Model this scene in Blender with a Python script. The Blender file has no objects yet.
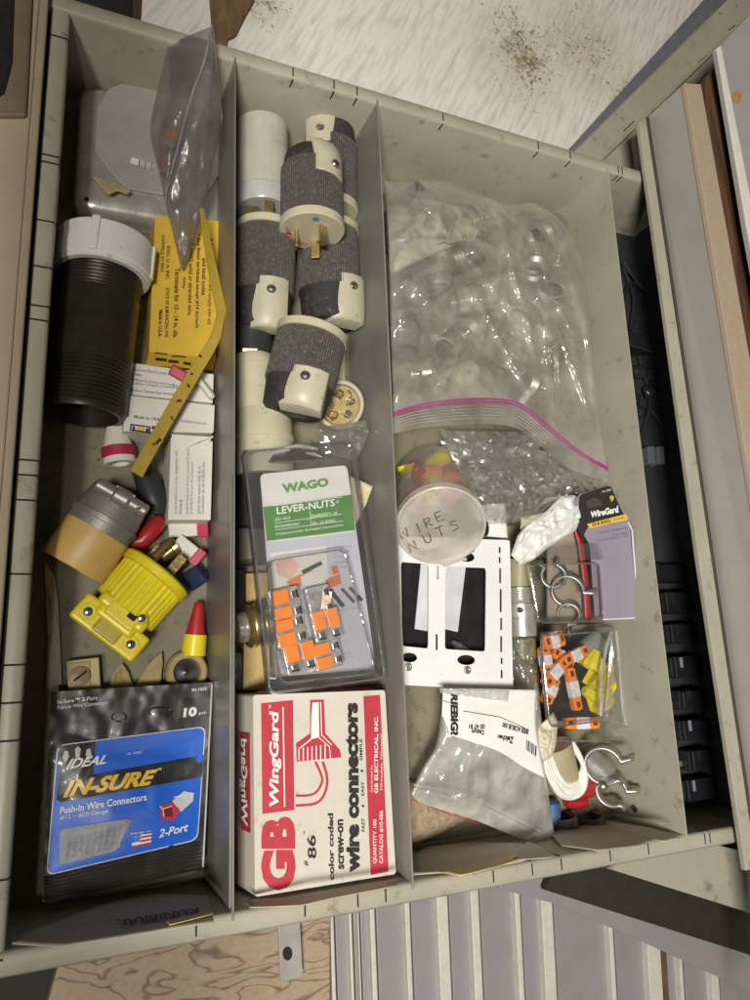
import bpy, bmesh, math, random
from mathutils import Vector as V, Matrix, noise
random.seed(11)
S = .001                      # everything below is written in millimetres
scn = bpy.context.scene
COL = scn.collection
# ---------------------------------------------------------------- camera
F, CX, CY = 747.64, 375., 500.
RX = V((.91228, -.03797, .40780)); RD = V((.05386, -.97593, -.21135)); RF = V((.40601, .21477, -.88827))
CAM = V((0, 0, 550))
def ray(px, py): return RX*((px-CX)/F) + RD*((py-CY)/F) + RF
def P(px, py, z=0.):
    d = ray(px, py); return CAM + d*((z-550)/d.z)
def mm(w, px, py, z=30):      # length in mm of w photo pixels at that place
    d = ray(px, py); return w*((z-550)/d.z)/F
cd = bpy.data.cameras.new('camera'); cam = bpy.data.objects.new('camera', cd); COL.objects.link(cam)
cd.sensor_fit = 'HORIZONTAL'; cd.sensor_width = 36; cd.lens = F/750*36; cd.clip_start = .01; cd.clip_end = 50
cam.matrix_world = Matrix.Translation(CAM*S) @ Matrix(((RX.x, -RD.x, -RF.x), (RX.y, -RD.y, -RF.y), (RX.z, -RD.z, -RF.z))).to_4x4()
scn.camera = cam
# ---------------------------------------------------------------- materials
def mat(name, col, rough=.5, metal=0., var=.12, vs=60., bump=.0, bs=400., dirt=None, dirt_amt=.0, dirt_s=25., spec=.5, coat=0., sub=0.):
    m = bpy.data.materials.new(name); m.use_nodes = True; nt = m.node_tree; b = nt.nodes['Principled BSDF']
    tc = nt.nodes.new('ShaderNodeTexCoord')
    b.inputs['Roughness'].default_value = rough; b.inputs['Metallic'].default_value = metal
    b.inputs['Specular IOR Level'].default_value = spec; b.inputs['Coat Weight'].default_value = coat
    if sub: b.inputs['Subsurface Weight'].default_value = sub; b.inputs['Subsurface Scale'].default_value = .004
    n = nt.nodes.new('ShaderNodeTexNoise'); n.inputs['Scale'].default_value = vs; n.inputs['Detail'].default_value = 6; n.inputs['Roughness'].default_value = .65
    nt.links.new(tc.outputs['Object'], n.inputs['Vector'])
    r = nt.nodes.new('ShaderNodeMapRange'); r.inputs['From Min'].default_value = .3; r.inputs['From Max'].default_value = .7
    r.inputs['To Min'].default_value = 1-var; r.inputs['To Max'].default_value = 1+var
    nt.links.new(n.outputs['Fac'], r.inputs['Value'])
    mx = nt.nodes.new('ShaderNodeVectorMath'); mx.operation = 'SCALE'; mx.inputs[0].default_value = col[:3]
    nt.links.new(r.outputs['Result'], mx.inputs['Scale']); out = mx.outputs['Vector']
    if dirt:
        d = nt.nodes.new('ShaderNodeTexNoise'); d.inputs['Scale'].default_value = dirt_s; d.inputs['Detail'].default_value = 9; d.inputs['Roughness'].default_value = .7
        nt.links.new(tc.outputs['Object'], d.inputs['Vector'])
        dr = nt.nodes.new('ShaderNodeMapRange'); dr.inputs['From Min'].default_value = .66-dirt_amt*.4; dr.inputs['From Max'].default_value = .76-dirt_amt*.3; dr.inputs['To Max'].default_value = .85
        nt.links.new(d.outputs['Fac'], dr.inputs['Value'])
        mi = nt.nodes.new('ShaderNodeMix'); mi.data_type = 'RGBA'; nt.links.new(dr.outputs['Result'], mi.inputs['Factor'])
        nt.links.new(out, mi.inputs['A']); mi.inputs['B'].default_value = (*dirt, 1); out = mi.outputs['Result']
    nt.links.new(out, b.inputs['Base Color'])
    rr = nt.nodes.new('ShaderNodeMapRange'); rr.inputs['To Min'].default_value = max(.02, rough-.12); rr.inputs['To Max'].default_value = min(1, rough+.12)
    nt.links.new(n.outputs['Fac'], rr.inputs['Value']); nt.links.new(rr.outputs['Result'], b.inputs['Roughness'])
    if bump:
        bn = nt.nodes.new('ShaderNodeTexNoise'); bn.inputs['Scale'].default_value = bs; bn.inputs['Detail'].default_value = 5
        nt.links.new(tc.outputs['Object'], bn.inputs['Vector'])
        bp = nt.nodes.new('ShaderNodeBump'); bp.inputs['Strength'].default_value = bump; bp.inputs['Distance'].default_value = .001
        nt.links.new(bn.outputs['Fac'], bp.inputs['Height']); nt.links.new(bp.outputs['Normal'], b.inputs['Normal'])
    return m
def film(name, tint=(.93, .93, .9), haze=.15, hcol=(.8, .8, .76), rough=.12, refl=.5, bump=.6, bs=60., base=.04, thin=0.):
    """thin clear plastic: tinted see-through sheet, a little milkiness and a fresnel gloss on creased normals"""
    m = bpy.data.materials.new(name); m.use_nodes = True; nt = m.node_tree; nt.nodes.remove(nt.nodes['Principled BSDF'])
    o = nt.nodes['Material Output']; N = nt.nodes.new; L = nt.links.new
    tr = N('ShaderNodeBsdfTransparent'); tr.inputs['Color'].default_value = (*tint, 1)
    df = N('ShaderNodeBsdfDiffuse'); df.inputs['Color'].default_value = (*hcol, 1)
    tl = N('ShaderNodeBsdfTranslucent'); tl.inputs['Color'].default_value = (*hcol, 1)
    ad = N('ShaderNodeMixShader'); ad.inputs[0].default_value = .45; L(df.outputs[0], ad.inputs[1]); L(tl.outputs[0], ad.inputs[2])
    gl = N('ShaderNodeBsdfGlossy'); gl.inputs['Roughness'].default_value = rough; gl.inputs['Color'].default_value = (.95, .95, .95, 1)
    tc = N('ShaderNodeTexCoord')
    n1 = N('ShaderNodeTexNoise'); n1.inputs['Scale'].default_value = bs; n1.inputs['Detail'].default_value = 4; n1.inputs['Distortion'].default_value = .8; L(tc.outputs['Object'], n1.inputs['Vector'])
    bp = N('ShaderNodeBump'); bp.inputs['Strength'].default_value = bump; bp.inputs['Distance'].default_value = .004
    L(n1.outputs['Fac'], bp.inputs['Height'])
    for s in (df, gl): L(bp.outputs['Normal'], s.inputs['Normal'])
    mp = N('ShaderNodeMapRange'); mp.inputs['From Min'].default_value = .35; mp.inputs['From Max'].default_value = .7
    mp.inputs['To Min'].default_value = haze*.5; mp.inputs['To Max'].default_value = min(1, haze*1.6)
    n2 = N('ShaderNodeTexNoise'); n2.inputs['Scale'].default_value = bs*.7; n2.inputs['Detail'].default_value = 7; L(tc.outputs['Object'], n2.inputs['Vector']); L(n2.outputs['Fac'], mp.inputs['Value'])
    m1 = N('ShaderNodeMixShader'); L(mp.outputs['Result'], m1.inputs[0]); L(tr.outputs[0], m1.inputs[1]); L(ad.outputs[0], m1.inputs[2])
    lw = N('ShaderNodeLayerWeight'); lw.inputs['Blend'].default_value = .5; L(bp.outputs['Normal'], lw.inputs['Normal'])
    mr = N('ShaderNodeMapRange'); mr.inputs['To Min'].default_value = base; mr.inputs['To Max'].default_value = refl; pw = N('ShaderNodeMath'); pw.operation = 'POWER'; pw.inputs[1].default_value = 1.6; L(lw.outputs['Facing'], pw.inputs[0]); L(pw.outputs[0], mr.inputs['Value'])
    m2 = N('ShaderNodeMixShader'); L(mr.outputs['Result'], m2.inputs[0]); L(m1.outputs[0], m2.inputs[1]); L(gl.outputs[0], m2.inputs[2])
    L(m2.outputs[0], o.inputs['Surface'])
    return m
# ---------------------------------------------------------------- mesh builder
WL = {}
def wl(o): return WL.get(o.name, V((0, 0, 0)))
def props(o, label=None, cat=None, group=None, kind=None):
    if label: o['label'] = label
    if cat: o['category'] = cat
    if group: o['group'] = group
    if kind: o['kind'] = kind
    return o
def thing(name, label, cat, loc, group=None):
    o = bpy.data.objects.new(name, None); COL.objects.link(o); o.empty_display_size = .01
    o.location = loc*S; WL[o.name] = V(loc); return props(o, label, cat, group)
def adopt(o, parent):
    o.parent = parent; o.matrix_parent_inverse = Matrix.Translation(-wl(parent)*S)
def frame(A, B, up=None, roll=0):
    z = (B-A).normalized(); u = up if up is not None else (CAM-A)
    x = (u-z*u.dot(z)).normalized(); y = z.cross(x)
    M = Matrix((x, y, z)).transposed().to_4x4(); M.translation = A
    return M @ Matrix.Rotation(math.radians(roll), 4, 'Z')
class MB:
    def __init__(s): s.v = []; s.f = []; s.seg = []
    def add(s, vs, fs, M=None):
        n = len(s.v); s.seg.append((n, len(s.f)))
        for v in vs:
            v = V(v); s.v.append(M @ v if M is not None else v)
        s.f += [[i+n for i in f] for f in fs]; return s
    def box(s, c, d, M=None):
        c = V(c); x, y, z = d[0]/2, d[1]/2, d[2]/2
        vs = [c+V((i*x, j*y, k*z)) for k in (-1, 1) for j in (-1, 1) for i in (-1, 1)]
        return s.add(vs, [(0, 2, 3, 1), (4, 5, 7, 6), (0, 1, 5, 4), (2, 6, 7, 3), (0, 4, 6, 2), (1, 3, 7, 5)], M)
    def prism(s, pts, ext, M=None):
        n = len(pts); pts = [V(p) for p in pts]; ext = V(ext) if not isinstance(ext, (int, float)) else V((0, 0, -ext))
        vs = pts+[p+ext for p in pts]
        fs = [list(range(n)), list(range(2*n-1, n-1, -1))]+[(i, i+n, (i+1) % n+n, (i+1) % n) for i in range(n)]
        return s.add(vs, fs, M)
    def sheet(s, pts, M=None): return s.add(pts, [list(range(len(pts)))], M)
    def lathe(s, prof, A=None, B=None, n=32, M=None, sx=1., caps=True):
        M = M if M is not None else frame(A, B); vs = []; fs = []
        for t, r in prof:
            for k in range(n):
                a = 2*math.pi*k/n; vs.append((r*math.cos(a), r*math.sin(a)*sx, t))
        m = len(prof)
        for i in range(m-1):
            for k in range(n):
                k2 = (k+1) % n; fs.append((i*n+k, i*n+k2, (i+1)*n+k2, (i+1)*n+k))
        if caps: fs += [list(range(n))[::-1], [(m-1)*n+k for k in range(n)]]
        return s.add(vs, fs, M)
    def tube(s, pts, r, n=8, flat=1.):
        pts = [V(p) for p in pts]; vs = []; fs = []; m = len(pts); prev = None
        for i, p in enumerate(pts):
            t = (pts[min(i+1, m-1)]-pts[max(i-1, 0)]).normalized()
            u = prev if prev is not None else (V((0, 0, 1)) if abs(t.z) < .9 else V((1, 0, 0)))
            u = (u-t*u.dot(t)).normalized(); prev = u; w = t.cross(u); rr = r[i] if isinstance(r, (list, tuple)) else r
            for k in range(n):
                a = 2*math.pi*k/n; vs.append(p+(u*math.cos(a)*flat+w*math.sin(a))*rr)
        for i in range(m-1):
            for k in range(n):
                k2 = (k+1) % n; fs.append((i*n+k, i*n+k2, (i+1)*n+k2, (i+1)*n+k))
        fs += [list(range(n))[::-1], [(m-1)*n+k for k in range(n)]]
        return s.add(vs, fs)
    def grid(s, fn, nu, nv):
        vs = [fn(i/nu, j/nv) for j in range(nv+1) for i in range(nu+1)]
        return s.add(vs, [(j*(nu+1)+i, j*(nu+1)+i+1, (j+1)*(nu+1)+i+1, (j+1)*(nu+1)+i) for j in range(nv) for i in range(nu)])
    def each(s, name, m, parent, **kw):       # one object per added piece
        out = []
        for i, (a, b) in enumerate(s.seg):
            a2, b2 = s.seg[i+1] if i+1 < len(s.seg) else (len(s.v), len(s.f))
            q = MB(); q.v = s.v[a:a2]; q.f = [[j-a for j in f] for f in s.f[b:b2]]; out.append(q.build(name, m, parent, **kw))
        return out
    def build(s, name, m, parent=None, smooth=False, bevel=0, label=None, cat=None, group=None, kind=None, solid=0, ang=35, norm=True, seg=2):
        me = bpy.data.meshes.new(name); off = V((0, 0, 0))
        if parent is None and kind != 'structure' and s.v:
            xs = [v.x for v in s.v]; ys = [v.y for v in s.v]; zs = [v.z for v in s.v]
            off = V(((min(xs)+max(xs))/2, (min(ys)+max(ys))/2, min(zs)))
        me.from_pydata([(v-off)*S for v in s.v], [], s.f); me.validate()
        if norm:
            b = bmesh.new(); b.from_mesh(me); bmesh.ops.recalc_face_normals(b, faces=b.faces[:]); b.to_mesh(me); b.free()
        if smooth: me.shade_smooth(); me.set_sharp_from_angle(angle=math.radians(ang))
        me.materials.append(m)
        o = bpy.data.objects.new(name, me); COL.objects.link(o)
        WL[o.name] = off if parent is None else V((0, 0, 0))
        if parent is None: o.location = off*S
        else: adopt(o, parent)
        if solid: md = o.modifiers.new('solid', 'SOLIDIFY'); md.thickness = solid*S; md.offset = 0
        if bevel:
            md = o.modifiers.new('bevel', 'BEVEL'); md.width = bevel*S; md.segments = seg; md.limit_method = 'ANGLE'; md.angle_limit = math.radians(40); md.harden_normals = False
        return props(o, label, cat, group, kind)
# ---------------------------------------------------------------- lettering
_gl = {}
def glyphs(txt, bold=0, shear=0, res=3):
    key = (txt, bold, shear)
    if key in _gl: return _gl[key]
    c = bpy.data.curves.new('t', 'FONT'); c.body = txt; c.dimensions = '2D'; c.fill_mode = 'FRONT'; c.offset = bold; c.shear = shear; c.resolution_u = res
    o = bpy.data.objects.new('t', c); COL.objects.link(o); dg = bpy.context.evaluated_depsgraph_get(); dg.update()
    me = bpy.data.meshes.new_from_object(o.evaluated_get(dg)); vs = [tuple(v.co) for v in me.vertices]; fs = [tuple(p.vertices) for p in me.polygons]
    bpy.data.objects.remove(o); bpy.data.curves.remove(c); bpy.data.meshes.remove(me)
    x0 = min(v[0] for v in vs); x1 = max(v[0] for v in vs); y0 = min(v[1] for v in vs); y1 = max(v[1] for v in vs)
    r = ([((v[0]-x0)/(x1-x0), (v[1]-y0)/(y1-y0)) for v in vs], fs); _gl[key] = r; return r
def bil(q, u, v):             # q = bl br tr tl
    return tuple(q[0][i]*(1-u)*(1-v)+q[1][i]*u*(1-v)+q[2][i]*u*v+q[3][i]*(1-u)*v for i in range(len(q[0])))
def rrect(q, r=.1, n=5, asp=1.):   # rounded quad, r as a share of its width
    out = []
    for cx, cy, a0 in ((1, 1, 0), (0, 1, 90), (0, 0, 180), (1, 0, 270)):
        for k in range(n+1):
            a = math.radians(a0+90*k/n); rx, ry = r, r*asp
            u = (cx-rx if cx else rx)+rx*math.cos(a); v = (cy-ry if cy else ry)+ry*math.sin(a); out.append(bil(q, u, v))
    return out
def ell(c, rx, ry, n=24, rot=0):
    a0 = math.radians(rot)
    return [(c[0]+rx*math.cos(t)*math.cos(a0)-ry*math.sin(t)*math.sin(a0), c[1]+rx*math.cos(t)*math.sin(a0)+ry*math.sin(t)*math.cos(a0)) for t in [2*math.pi*k/n for k in range(n)]]
class Sheet:
    """a real plane in the drawer through three points (photo x, photo y, height in mm); h = relief over it"""
    def __init__(s, a, b, c, h=None):
        A, B, C = P(*a), P(*b), P(*c); n = (B-A).cross(C-A).normalized()
        if n.dot(CAM-A) < 0: n = -n
        s.o = A; s.n = n; s.x = (B-A).normalized(); s.y = n.cross(s.x); s.h = h
    def at(s, px, py, off=0.):
        d = ray(px, py); p = CAM+d*((s.o-CAM).dot(s.n)/d.dot(s.n)); q = p-s.o
        return p+d*((off+(s.h(q.dot(s.x), q.dot(s.y)) if s.h else 0))/d.dot(s.n))
    def pts(s, L, off=0.): return [s.at(p[0], p[1], off) for p in L]
    def poly(s, L, off=.2, mb=None):
        mb = mb or MB(); mb.sheet(s.pts(L, off)); return mb
    def quad(s, q, off=.2, nu=12, nv=12, mb=None):
        mb = mb or MB(); return mb.grid(lambda u, v: s.at(*bil(q, u, v), off), nu, nv)
    def slab(s, L, t, off=0., mb=None):
        mb = mb or MB(); mb.prism(s.pts(L, off), -s.n*t); return mb
    def line(s, L, w, off=.25, mb=None):      # stroked polyline, w in px
        mb = mb or MB()
        if len(L) > 2:                        # one continuous ribbon, so nothing overlaps
            A_ = []; cl = abs(L[0][0]-L[-1][0])+abs(L[0][1]-L[-1][1]) < 1e-6; n_ = len(L)
            for i, p in enumerate(L):
                a = L[i-1] if i else (L[-2] if cl else L[0]); b = L[i+1] if i < n_-1 else (L[1] if cl else L[-1])
                d1 = V((p[0]-a[0], p[1]-a[1])); d2 = V((b[0]-p[0], b[1]-p[1])); d1 = d1.normalized() if d1.length > 1e-6 else d2.normalized(); d2 = d2.normalized() if d2.length > 1e-6 else d1
                t_ = (d1+d2).normalized(); nn = V((-t_.y, t_.x))*w/2/max(.5, t_.dot(d1)); A_ += [(p[0]+nn.x, p[1]+nn.y), (p[0]-nn.x, p[1]-nn.y)]
            return mb.add(s.pts(A_, off), [(2*i, 2*i+2, 2*i+3, 2*i+1) for i in range(n_-1)])
        for a, b in zip(L, L[1:]):
            d = V((b[0]-a[0], b[1]-a[1])); l = d.length
            if l < 1e-6: continue
            n = V((-d.y, d.x))/l*w/2; e = d/l*w*.2
            mb.sheet(s.pts([(a[0]-e.x+n.x, a[1]-e.y+n.y), (b[0]+e.x+n.x, b[1]+e.y+n.y), (b[0]+e.x-n.x, b[1]+e.y-n.y), (a[0]-e.x-n.x, a[1]-e.y-n.y)], off))
        return mb
    def text(s, t, q, bold=0, shear=0, off=.3, mb=None):
        mb = mb or MB(); vs, fs = glyphs(t, bold, shear)
        mb.add([s.at(*bil(q, u, v), off) for u, v in vs], fs); return mb
def cr(x, y, k=.05, a=1., s=0.):      # crumple relief
    p = V((x*k+s, y*k-s, s)); q = V((x*k*2.3-s, y*k*2.3, s*2))
    w = noise.noise_vector(V((x*k*.5, y*k*.5, s)))*.5; d = noise.voronoi(V((x*k*.75+s, y*k*.75-s, s))+w)[0]
    return a*(.75-1.9*min(.9, d[1]-d[0]))+a*.35*(1-3*abs(noise.noise(q)))
def lerp(L, t):                       # point on a polyline by share of its index
    f = t*(len(L)-1); i = min(int(f), len(L)-2); f -= i
    return tuple(L[i][k]*(1-f)+L[i+1][k]*f for k in range(len(L[0])))
def smoothline(L, n=6):               # catmull-rom
    out = []
    for i in range(len(L)-1):
        p0, p1, p2, p3 = L[max(i-1, 0)], L[i], L[i+1], L[min(i+2, len(L)-1)]
        for k in range(n):
            t = k/n
            out.append(tuple(.5*((2*p1[j])+(-p0[j]+p2[j])*t+(2*p0[j]-5*p1[j]+4*p2[j]-p3[j])*t*t+(-p0[j]+3*p1[j]-3*p2[j]+p3[j])*t**3) for j in range(len(p1))))
    out.append(L[-1]); return out
def pouch(left, right, T=14, crum=2., k=.05, nu=44, nv=44, seed=0., both=True, bot=.35, sink=0.):
    """a bag: two skins between a left and a right outline given as (photo x, photo y, height)"""
    mb = MB(); Ls = smoothline(left); Rs = smoothline(right)
    for sgn in ((1, -1) if both else (1,)):
        def fn(u, v):
            a = lerp(Ls, v); b = lerp(Rs, v); px, py, z = (a[i]*(1-u)+b[i]*u for i in range(3))
            e = (max(0, 4*u*(1-u))**.6)*(max(0, math.sin(math.pi*v))**.5)
            p = P(px, py, z); zz = z+(T if sgn > 0 else -T*bot)*e + cr(p.x, p.y, k, crum, seed+sgn)*min(1, e*1.6+.12)
            return P(px, py, max(zz, .8 if sgn < 0 else 1.5))
        mb.grid(fn, nu, nv)
    return mb
# ================================================================= MATERIALS
GREY = mat('drawer_paint', (.385, .36, .285), .42, var=.10, vs=14, bump=.12, bs=900, dirt=(.22, .17, .10), dirt_amt=.22, dirt_s=60)
GREYD = mat('divider_paint', (.23, .215, .19), .38, var=.08, vs=30, bump=.08, bs=900)
GREYP = mat('divider_polished', (.26, .245, .215), .38, metal=.4, var=.08, vs=30)
TAN = mat('cabinet_paint', (.36, .29, .20), .55, var=.08, vs=20, bump=.15, bs=1500)
FLOORM = mat('drawer_floor_paint', (.22, .195, .13), .5, var=.2, vs=14, bump=.15, bs=600, dirt=(.09, .07, .05), dirt_amt=.30, dirt_s=70)
DARK = mat('dark_gap', (.012, .011, .010), .8)
BLACK = mat('black_plastic', (.018, .018, .018), .35, var=.25, vs=80, bump=.1)
RUBBER = mat('black_rubber', (.03, .035, .034), .5, var=.2)
STEEL = mat('galvanised_steel', (.55, .53, .48), .30, metal=.6, var=.12, vs=70, bump=.05)
STEELM = mat('dull_steel', (.50, .49, .46), .42, metal=.85, var=.15, vs=90, bump=.1)
ZINC = mat('zinc_casting', (.36, .34, .31), .45, metal=.6, var=.12, vs=120, bump=.15)
BRASS = mat('brass', (.62, .46, .20), .3, metal=.9, var=.15, vs=120)
BRASSD = mat('old_brass', (.42, .31, .14), .35, metal=.85, var=.25, vs=120, bump=.2)
PIPE = mat('black_iron', (.038, .031, .026), .34, metal=.35, var=.25, vs=60, bump=.12)
WHITE = mat('white_pvc', (.78, .76, .72), .35, var=.04, vs=30, bump=.05, dirt=(.38, .35, .30), dirt_amt=.14, dirt_s=110)
CREAM = mat('cream_plastic', (.50, .465, .33), .42, var=.07, vs=50, dirt=(.20, .16, .11), dirt_amt=.12, dirt_s=120)
NYLON = mat('white_nylon', (.47, .435, .32), .45, var=.08, vs=60, dirt=(.22, .18, .13), dirt_amt=.16, dirt_s=170)
DUSTY = mat('dusty_connector_cap', (.46, .44, .36), .5, var=.06, vs=60, dirt=(.20, .15, .10), dirt_amt=.10, dirt_s=160)
KNURL = mat('dusty_knurled_rubber', (.080, .072, .064), .85, var=.3, vs=200, bump=.8, bs=1800, dirt=(.20, .175, .14), dirt_amt=.34, dirt_s=420)
KNURLD = mat('dusty_black_rubber', (.030, .028, .027), .7, var=.3, vs=200, bump=.8, bs=1200, dirt=(.20, .18, .15), dirt_amt=.20, dirt_s=200)
YELLOW = mat('yellow_plastic', (.80, .66, .02), .34, var=.07, vs=60, dirt=(.42, .31, .03), dirt_amt=.10, dirt_s=190)
YCARD = mat('yellow_cardboard', (.70, .45, .045), .65, var=.06, vs=90, bump=.1, dirt=(.50, .32, .05), dirt_amt=.05, dirt_s=80)
YTAPE = mat('yellow_strip_paint', (.44, .30, .045), .5, var=.12, vs=90, dirt=(.22, .15, .04), dirt_amt=.16, dirt_s=160)
TANPL = mat('tan_plastic', (.62, .40, .13), .45, var=.08, vs=70, dirt=(.40, .24, .08), dirt_amt=.08, dirt_s=140)
CARDW = mat('white_cardboard', (.72, .69, .62), .65, var=.05, vs=60, bump=.12, bs=500, dirt=(.45, .38, .28), dirt_amt=.06, dirt_s=90)
CARDT = mat('tan_cardboard', (.46, .36, .20), .75, var=.08, vs=80, bump=.15, bs=500)
PAPERW = mat('white_paper', (.78, .77, .73), .7, var=.04, vs=40, bump=.1, bs=300)
PAPERT = mat('grey_brown_paper', (.56, .49, .40), .8, var=.10, vs=30, bump=.15, bs=200)
PAPERY = mat('manila_paper', (.72, .58, .26), .75, var=.08, vs=40)
SCRAP = mat('tan_paper_scrap', (.40, .32, .15), .8, var=.18, vs=60, bump=.2)
RED = mat('red_plastic', (.42, .022, .025), .38, var=.08, vs=90)
CRIMSON = mat('crimson_plastic', (.42, .02, .06), .5, var=.06, vs=90)
NAVY = mat('navy_plastic', (.015, .022, .07), .2, var=.15, vs=90)
ORANGE = mat('orange_plastic', (.86, .25, .03), .35, var=.05, vs=90)
CLEARG = film('clear_connector', tint=(.92, .92, .90), haze=.5, hcol=(.85, .85, .84), rough=.15, refl=.7, bump=.3, bs=200, base=.1)
INK = mat('black_ink', (.02, .018, .018), .55)
INKB = mat('blue_ink', (.05, .07, .20), .6)
INKR = mat('red_ink', (.47, .035, .055), .5, var=.08, vs=60)
INKW = mat('white_ink', (.80, .80, .80), .45)
INKG = mat('grey_ink', (.35, .34, .37), .5)
GREEN = mat('green_ink', (.11, .30, .06), .4, var=.03)
BLUE = mat('blue_film_print', (.010, .115, .62), .46, var=.08, vs=40, bump=.15, bs=90, coat=.0)
BLKF = mat('black_film_print', (.022, .022, .021), .38, var=.2, vs=40, bump=.2, bs=80, coat=.1)
GOLD = mat('gold_print', (.80, .50, .06), .35)
SILV = mat('silver_print', (.55, .57, .60), .35)
MAG = mat('magenta_zip', (.42, .045, .24), .4)
LILAC = mat('lilac_card', (.27, .24, .30), .5, var=.04)
LILWH = mat('pale_card', (.62, .62, .70), .4, var=.03)
SCREW = mat('screw_steel', (.62, .60, .56), .22, metal=.95, var=.1, vs=200)
BAG = film('cloudy_bag_film', tint=(.95, .94, .90), haze=.40, hcol=(.82, .79, .70), rough=.17, refl=.6, bump=.2, bs=32, base=.08)
BAGC = film('clear_bag_film', tint=(.95, .95, .93), haze=.16, hcol=(.78, .78, .73), rough=.16, refl=.8, bump=.15, bs=70, base=.14)
BAGG = film('grey_bag_film', tint=(.82, .80, .80), haze=.26, hcol=(.40, .37, .36), rough=.22, refl=.4, bump=.4, bs=50, base=.03)
SHELL = film('blister_shell', tint=(.95, .95, .95), haze=.05, hcol=(.7, .7, .72), rough=.07, refl=.85, bump=.12, bs=35, base=.05)
SHELLE = film('blister_rim', tint=(.70, .70, .72), haze=.25, hcol=(.55, .55, .57), rough=.10, refl=.9, bump=.3, bs=60, base=.12)
TUB = film('translucent_tub', tint=(.93, .91, .88), haze=.32, hcol=(.86, .82, .75), rough=.25, refl=.6, bump=.1, bs=40, base=.03)
TUBLID = film('translucent_lid', tint=(.9, .86, .80), haze=.9, hcol=(.93, .88, .80), rough=.3, refl=.3, bump=.08, bs=40, base=.03)
FOAM = mat('brown_foam', (.34, .26, .16), .95, var=.3, vs=220, bump=1., bs=700)
WOODD = mat('dark_wood', (.10, .052, .028), .5, var=.35, vs=30)
def streak_wood(name, c1, c2, scale=(6, 60, 6), rough=.7, rot=0):
    m = bpy.data.materials.new(name); m.use_nodes = True; nt = m.node_tree; b = nt.nodes['Principled BSDF']; N = nt.nodes.new; L = nt.links.new
    tc = N('ShaderNodeTexCoord'); mp = N('ShaderNodeMapping'); mp.inputs['Scale'].default_value = scale; mp.inputs['Rotation'].default_value = (0, 0, math.radians(rot))
    L(tc.outputs['Object'], mp.inputs['Vector'])
    n = N('ShaderNodeTexNoise'); n.inputs['Scale'].default_value = 1; n.inputs['Detail'].default_value = 8; n.inputs['Distortion'].default_value = 1.2; L(mp.outputs['Vector'], n.inputs['Vector'])
    cr_ = N('ShaderNodeValToRGB'); e = cr_.color_ramp.elements; e[0].position = .40; e[0].color = (*c1, 1); e[1].position = .60; e[1].color = (*c2, 1)
    L(n.outputs['Fac'], cr_.inputs['Fac']); L(cr_.outputs['Color'], b.inputs['Base Color']); b.inputs['Roughness'].default_value = rough
    bp = N('ShaderNodeBump'); bp.inputs['Strength'].default_value = .3; bp.inputs['Distance'].default_value = .001; L(n.outputs['Fac'], bp.inputs['Height']); L(bp.outputs['Normal'], b.inputs['Normal'])
    return m
WALNUT = streak_wood('walnut', (.06, .028, .015), (.13, .065, .035), (90, 7, 20), .6, 0)
def ply_mat():                # plywood face with rings and repaired knots
    m = bpy.data.materials.new('plywood_face'); m.use_nodes = True; nt = m.node_tree; b = nt.nodes['Principled BSDF']; N = nt.nodes.new; L = nt.links.new
    tc = N('ShaderNodeTexCoord'); mp = N('ShaderNodeMapping'); mp.inputs['Scale'].default_value = (11, 34, 10); mp.inputs['Rotation'].default_value = (0, 0, .25); L(tc.outputs['Object'], mp.inputs['Vector'])
    n = N('ShaderNodeTexNoise'); n.inputs['Scale'].default_value = 1.1; n.inputs['Detail'].default_value = 3; n.inputs['Distortion'].default_value = .6; L(mp.outputs['Vector'], n.inputs['Vector'])
    mu = N('ShaderNodeMath'); mu.operation = 'MULTIPLY'; mu.inputs[1].default_value = 9; L(n.outputs['Fac'], mu.inputs[0])
    fr = N('ShaderNodeMath'); fr.operation = 'PINGPONG'; fr.inputs[1].default_value = .5; L(mu.outputs[0], fr.inputs[0])
    r = N('ShaderNodeValToRGB'); e = r.color_ramp.elements; e[0].position = .0; e[0].color = (.13, .06, .035, 1); e[1].position = .16; e[1].color = (.50, .36, .24, 1); L(fr.outputs[0], r.inputs['Fac'])
    n2 = N('ShaderNodeTexNoise'); n2.inputs['Scale'].default_value = 260; n2.inputs['Detail'].default_value = 4; L(tc.outputs['Object'], n2.inputs['Vector'])
    mx = N('ShaderNodeMix'); mx.data_type = 'RGBA'; mx.blend_type = 'MULTIPLY'; mx.inputs['Factor'].default_value = .6; L(r.outputs['Color'], mx.inputs['A']); L(n2.outputs['Color'], mx.inputs['B'])
    g = N('ShaderNodeMix'); g.data_type = 'RGBA'; g.inputs['Factor'].default_value = .15; g.inputs['B'].default_value = (.55, .44, .32, 1); L(mx.outputs['Result'], g.inputs['A'])
    L(g.outputs['Result'], b.inputs['Base Color']); b.inputs['Roughness'].default_value = .65
    return m
PLY = ply_mat()
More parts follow.
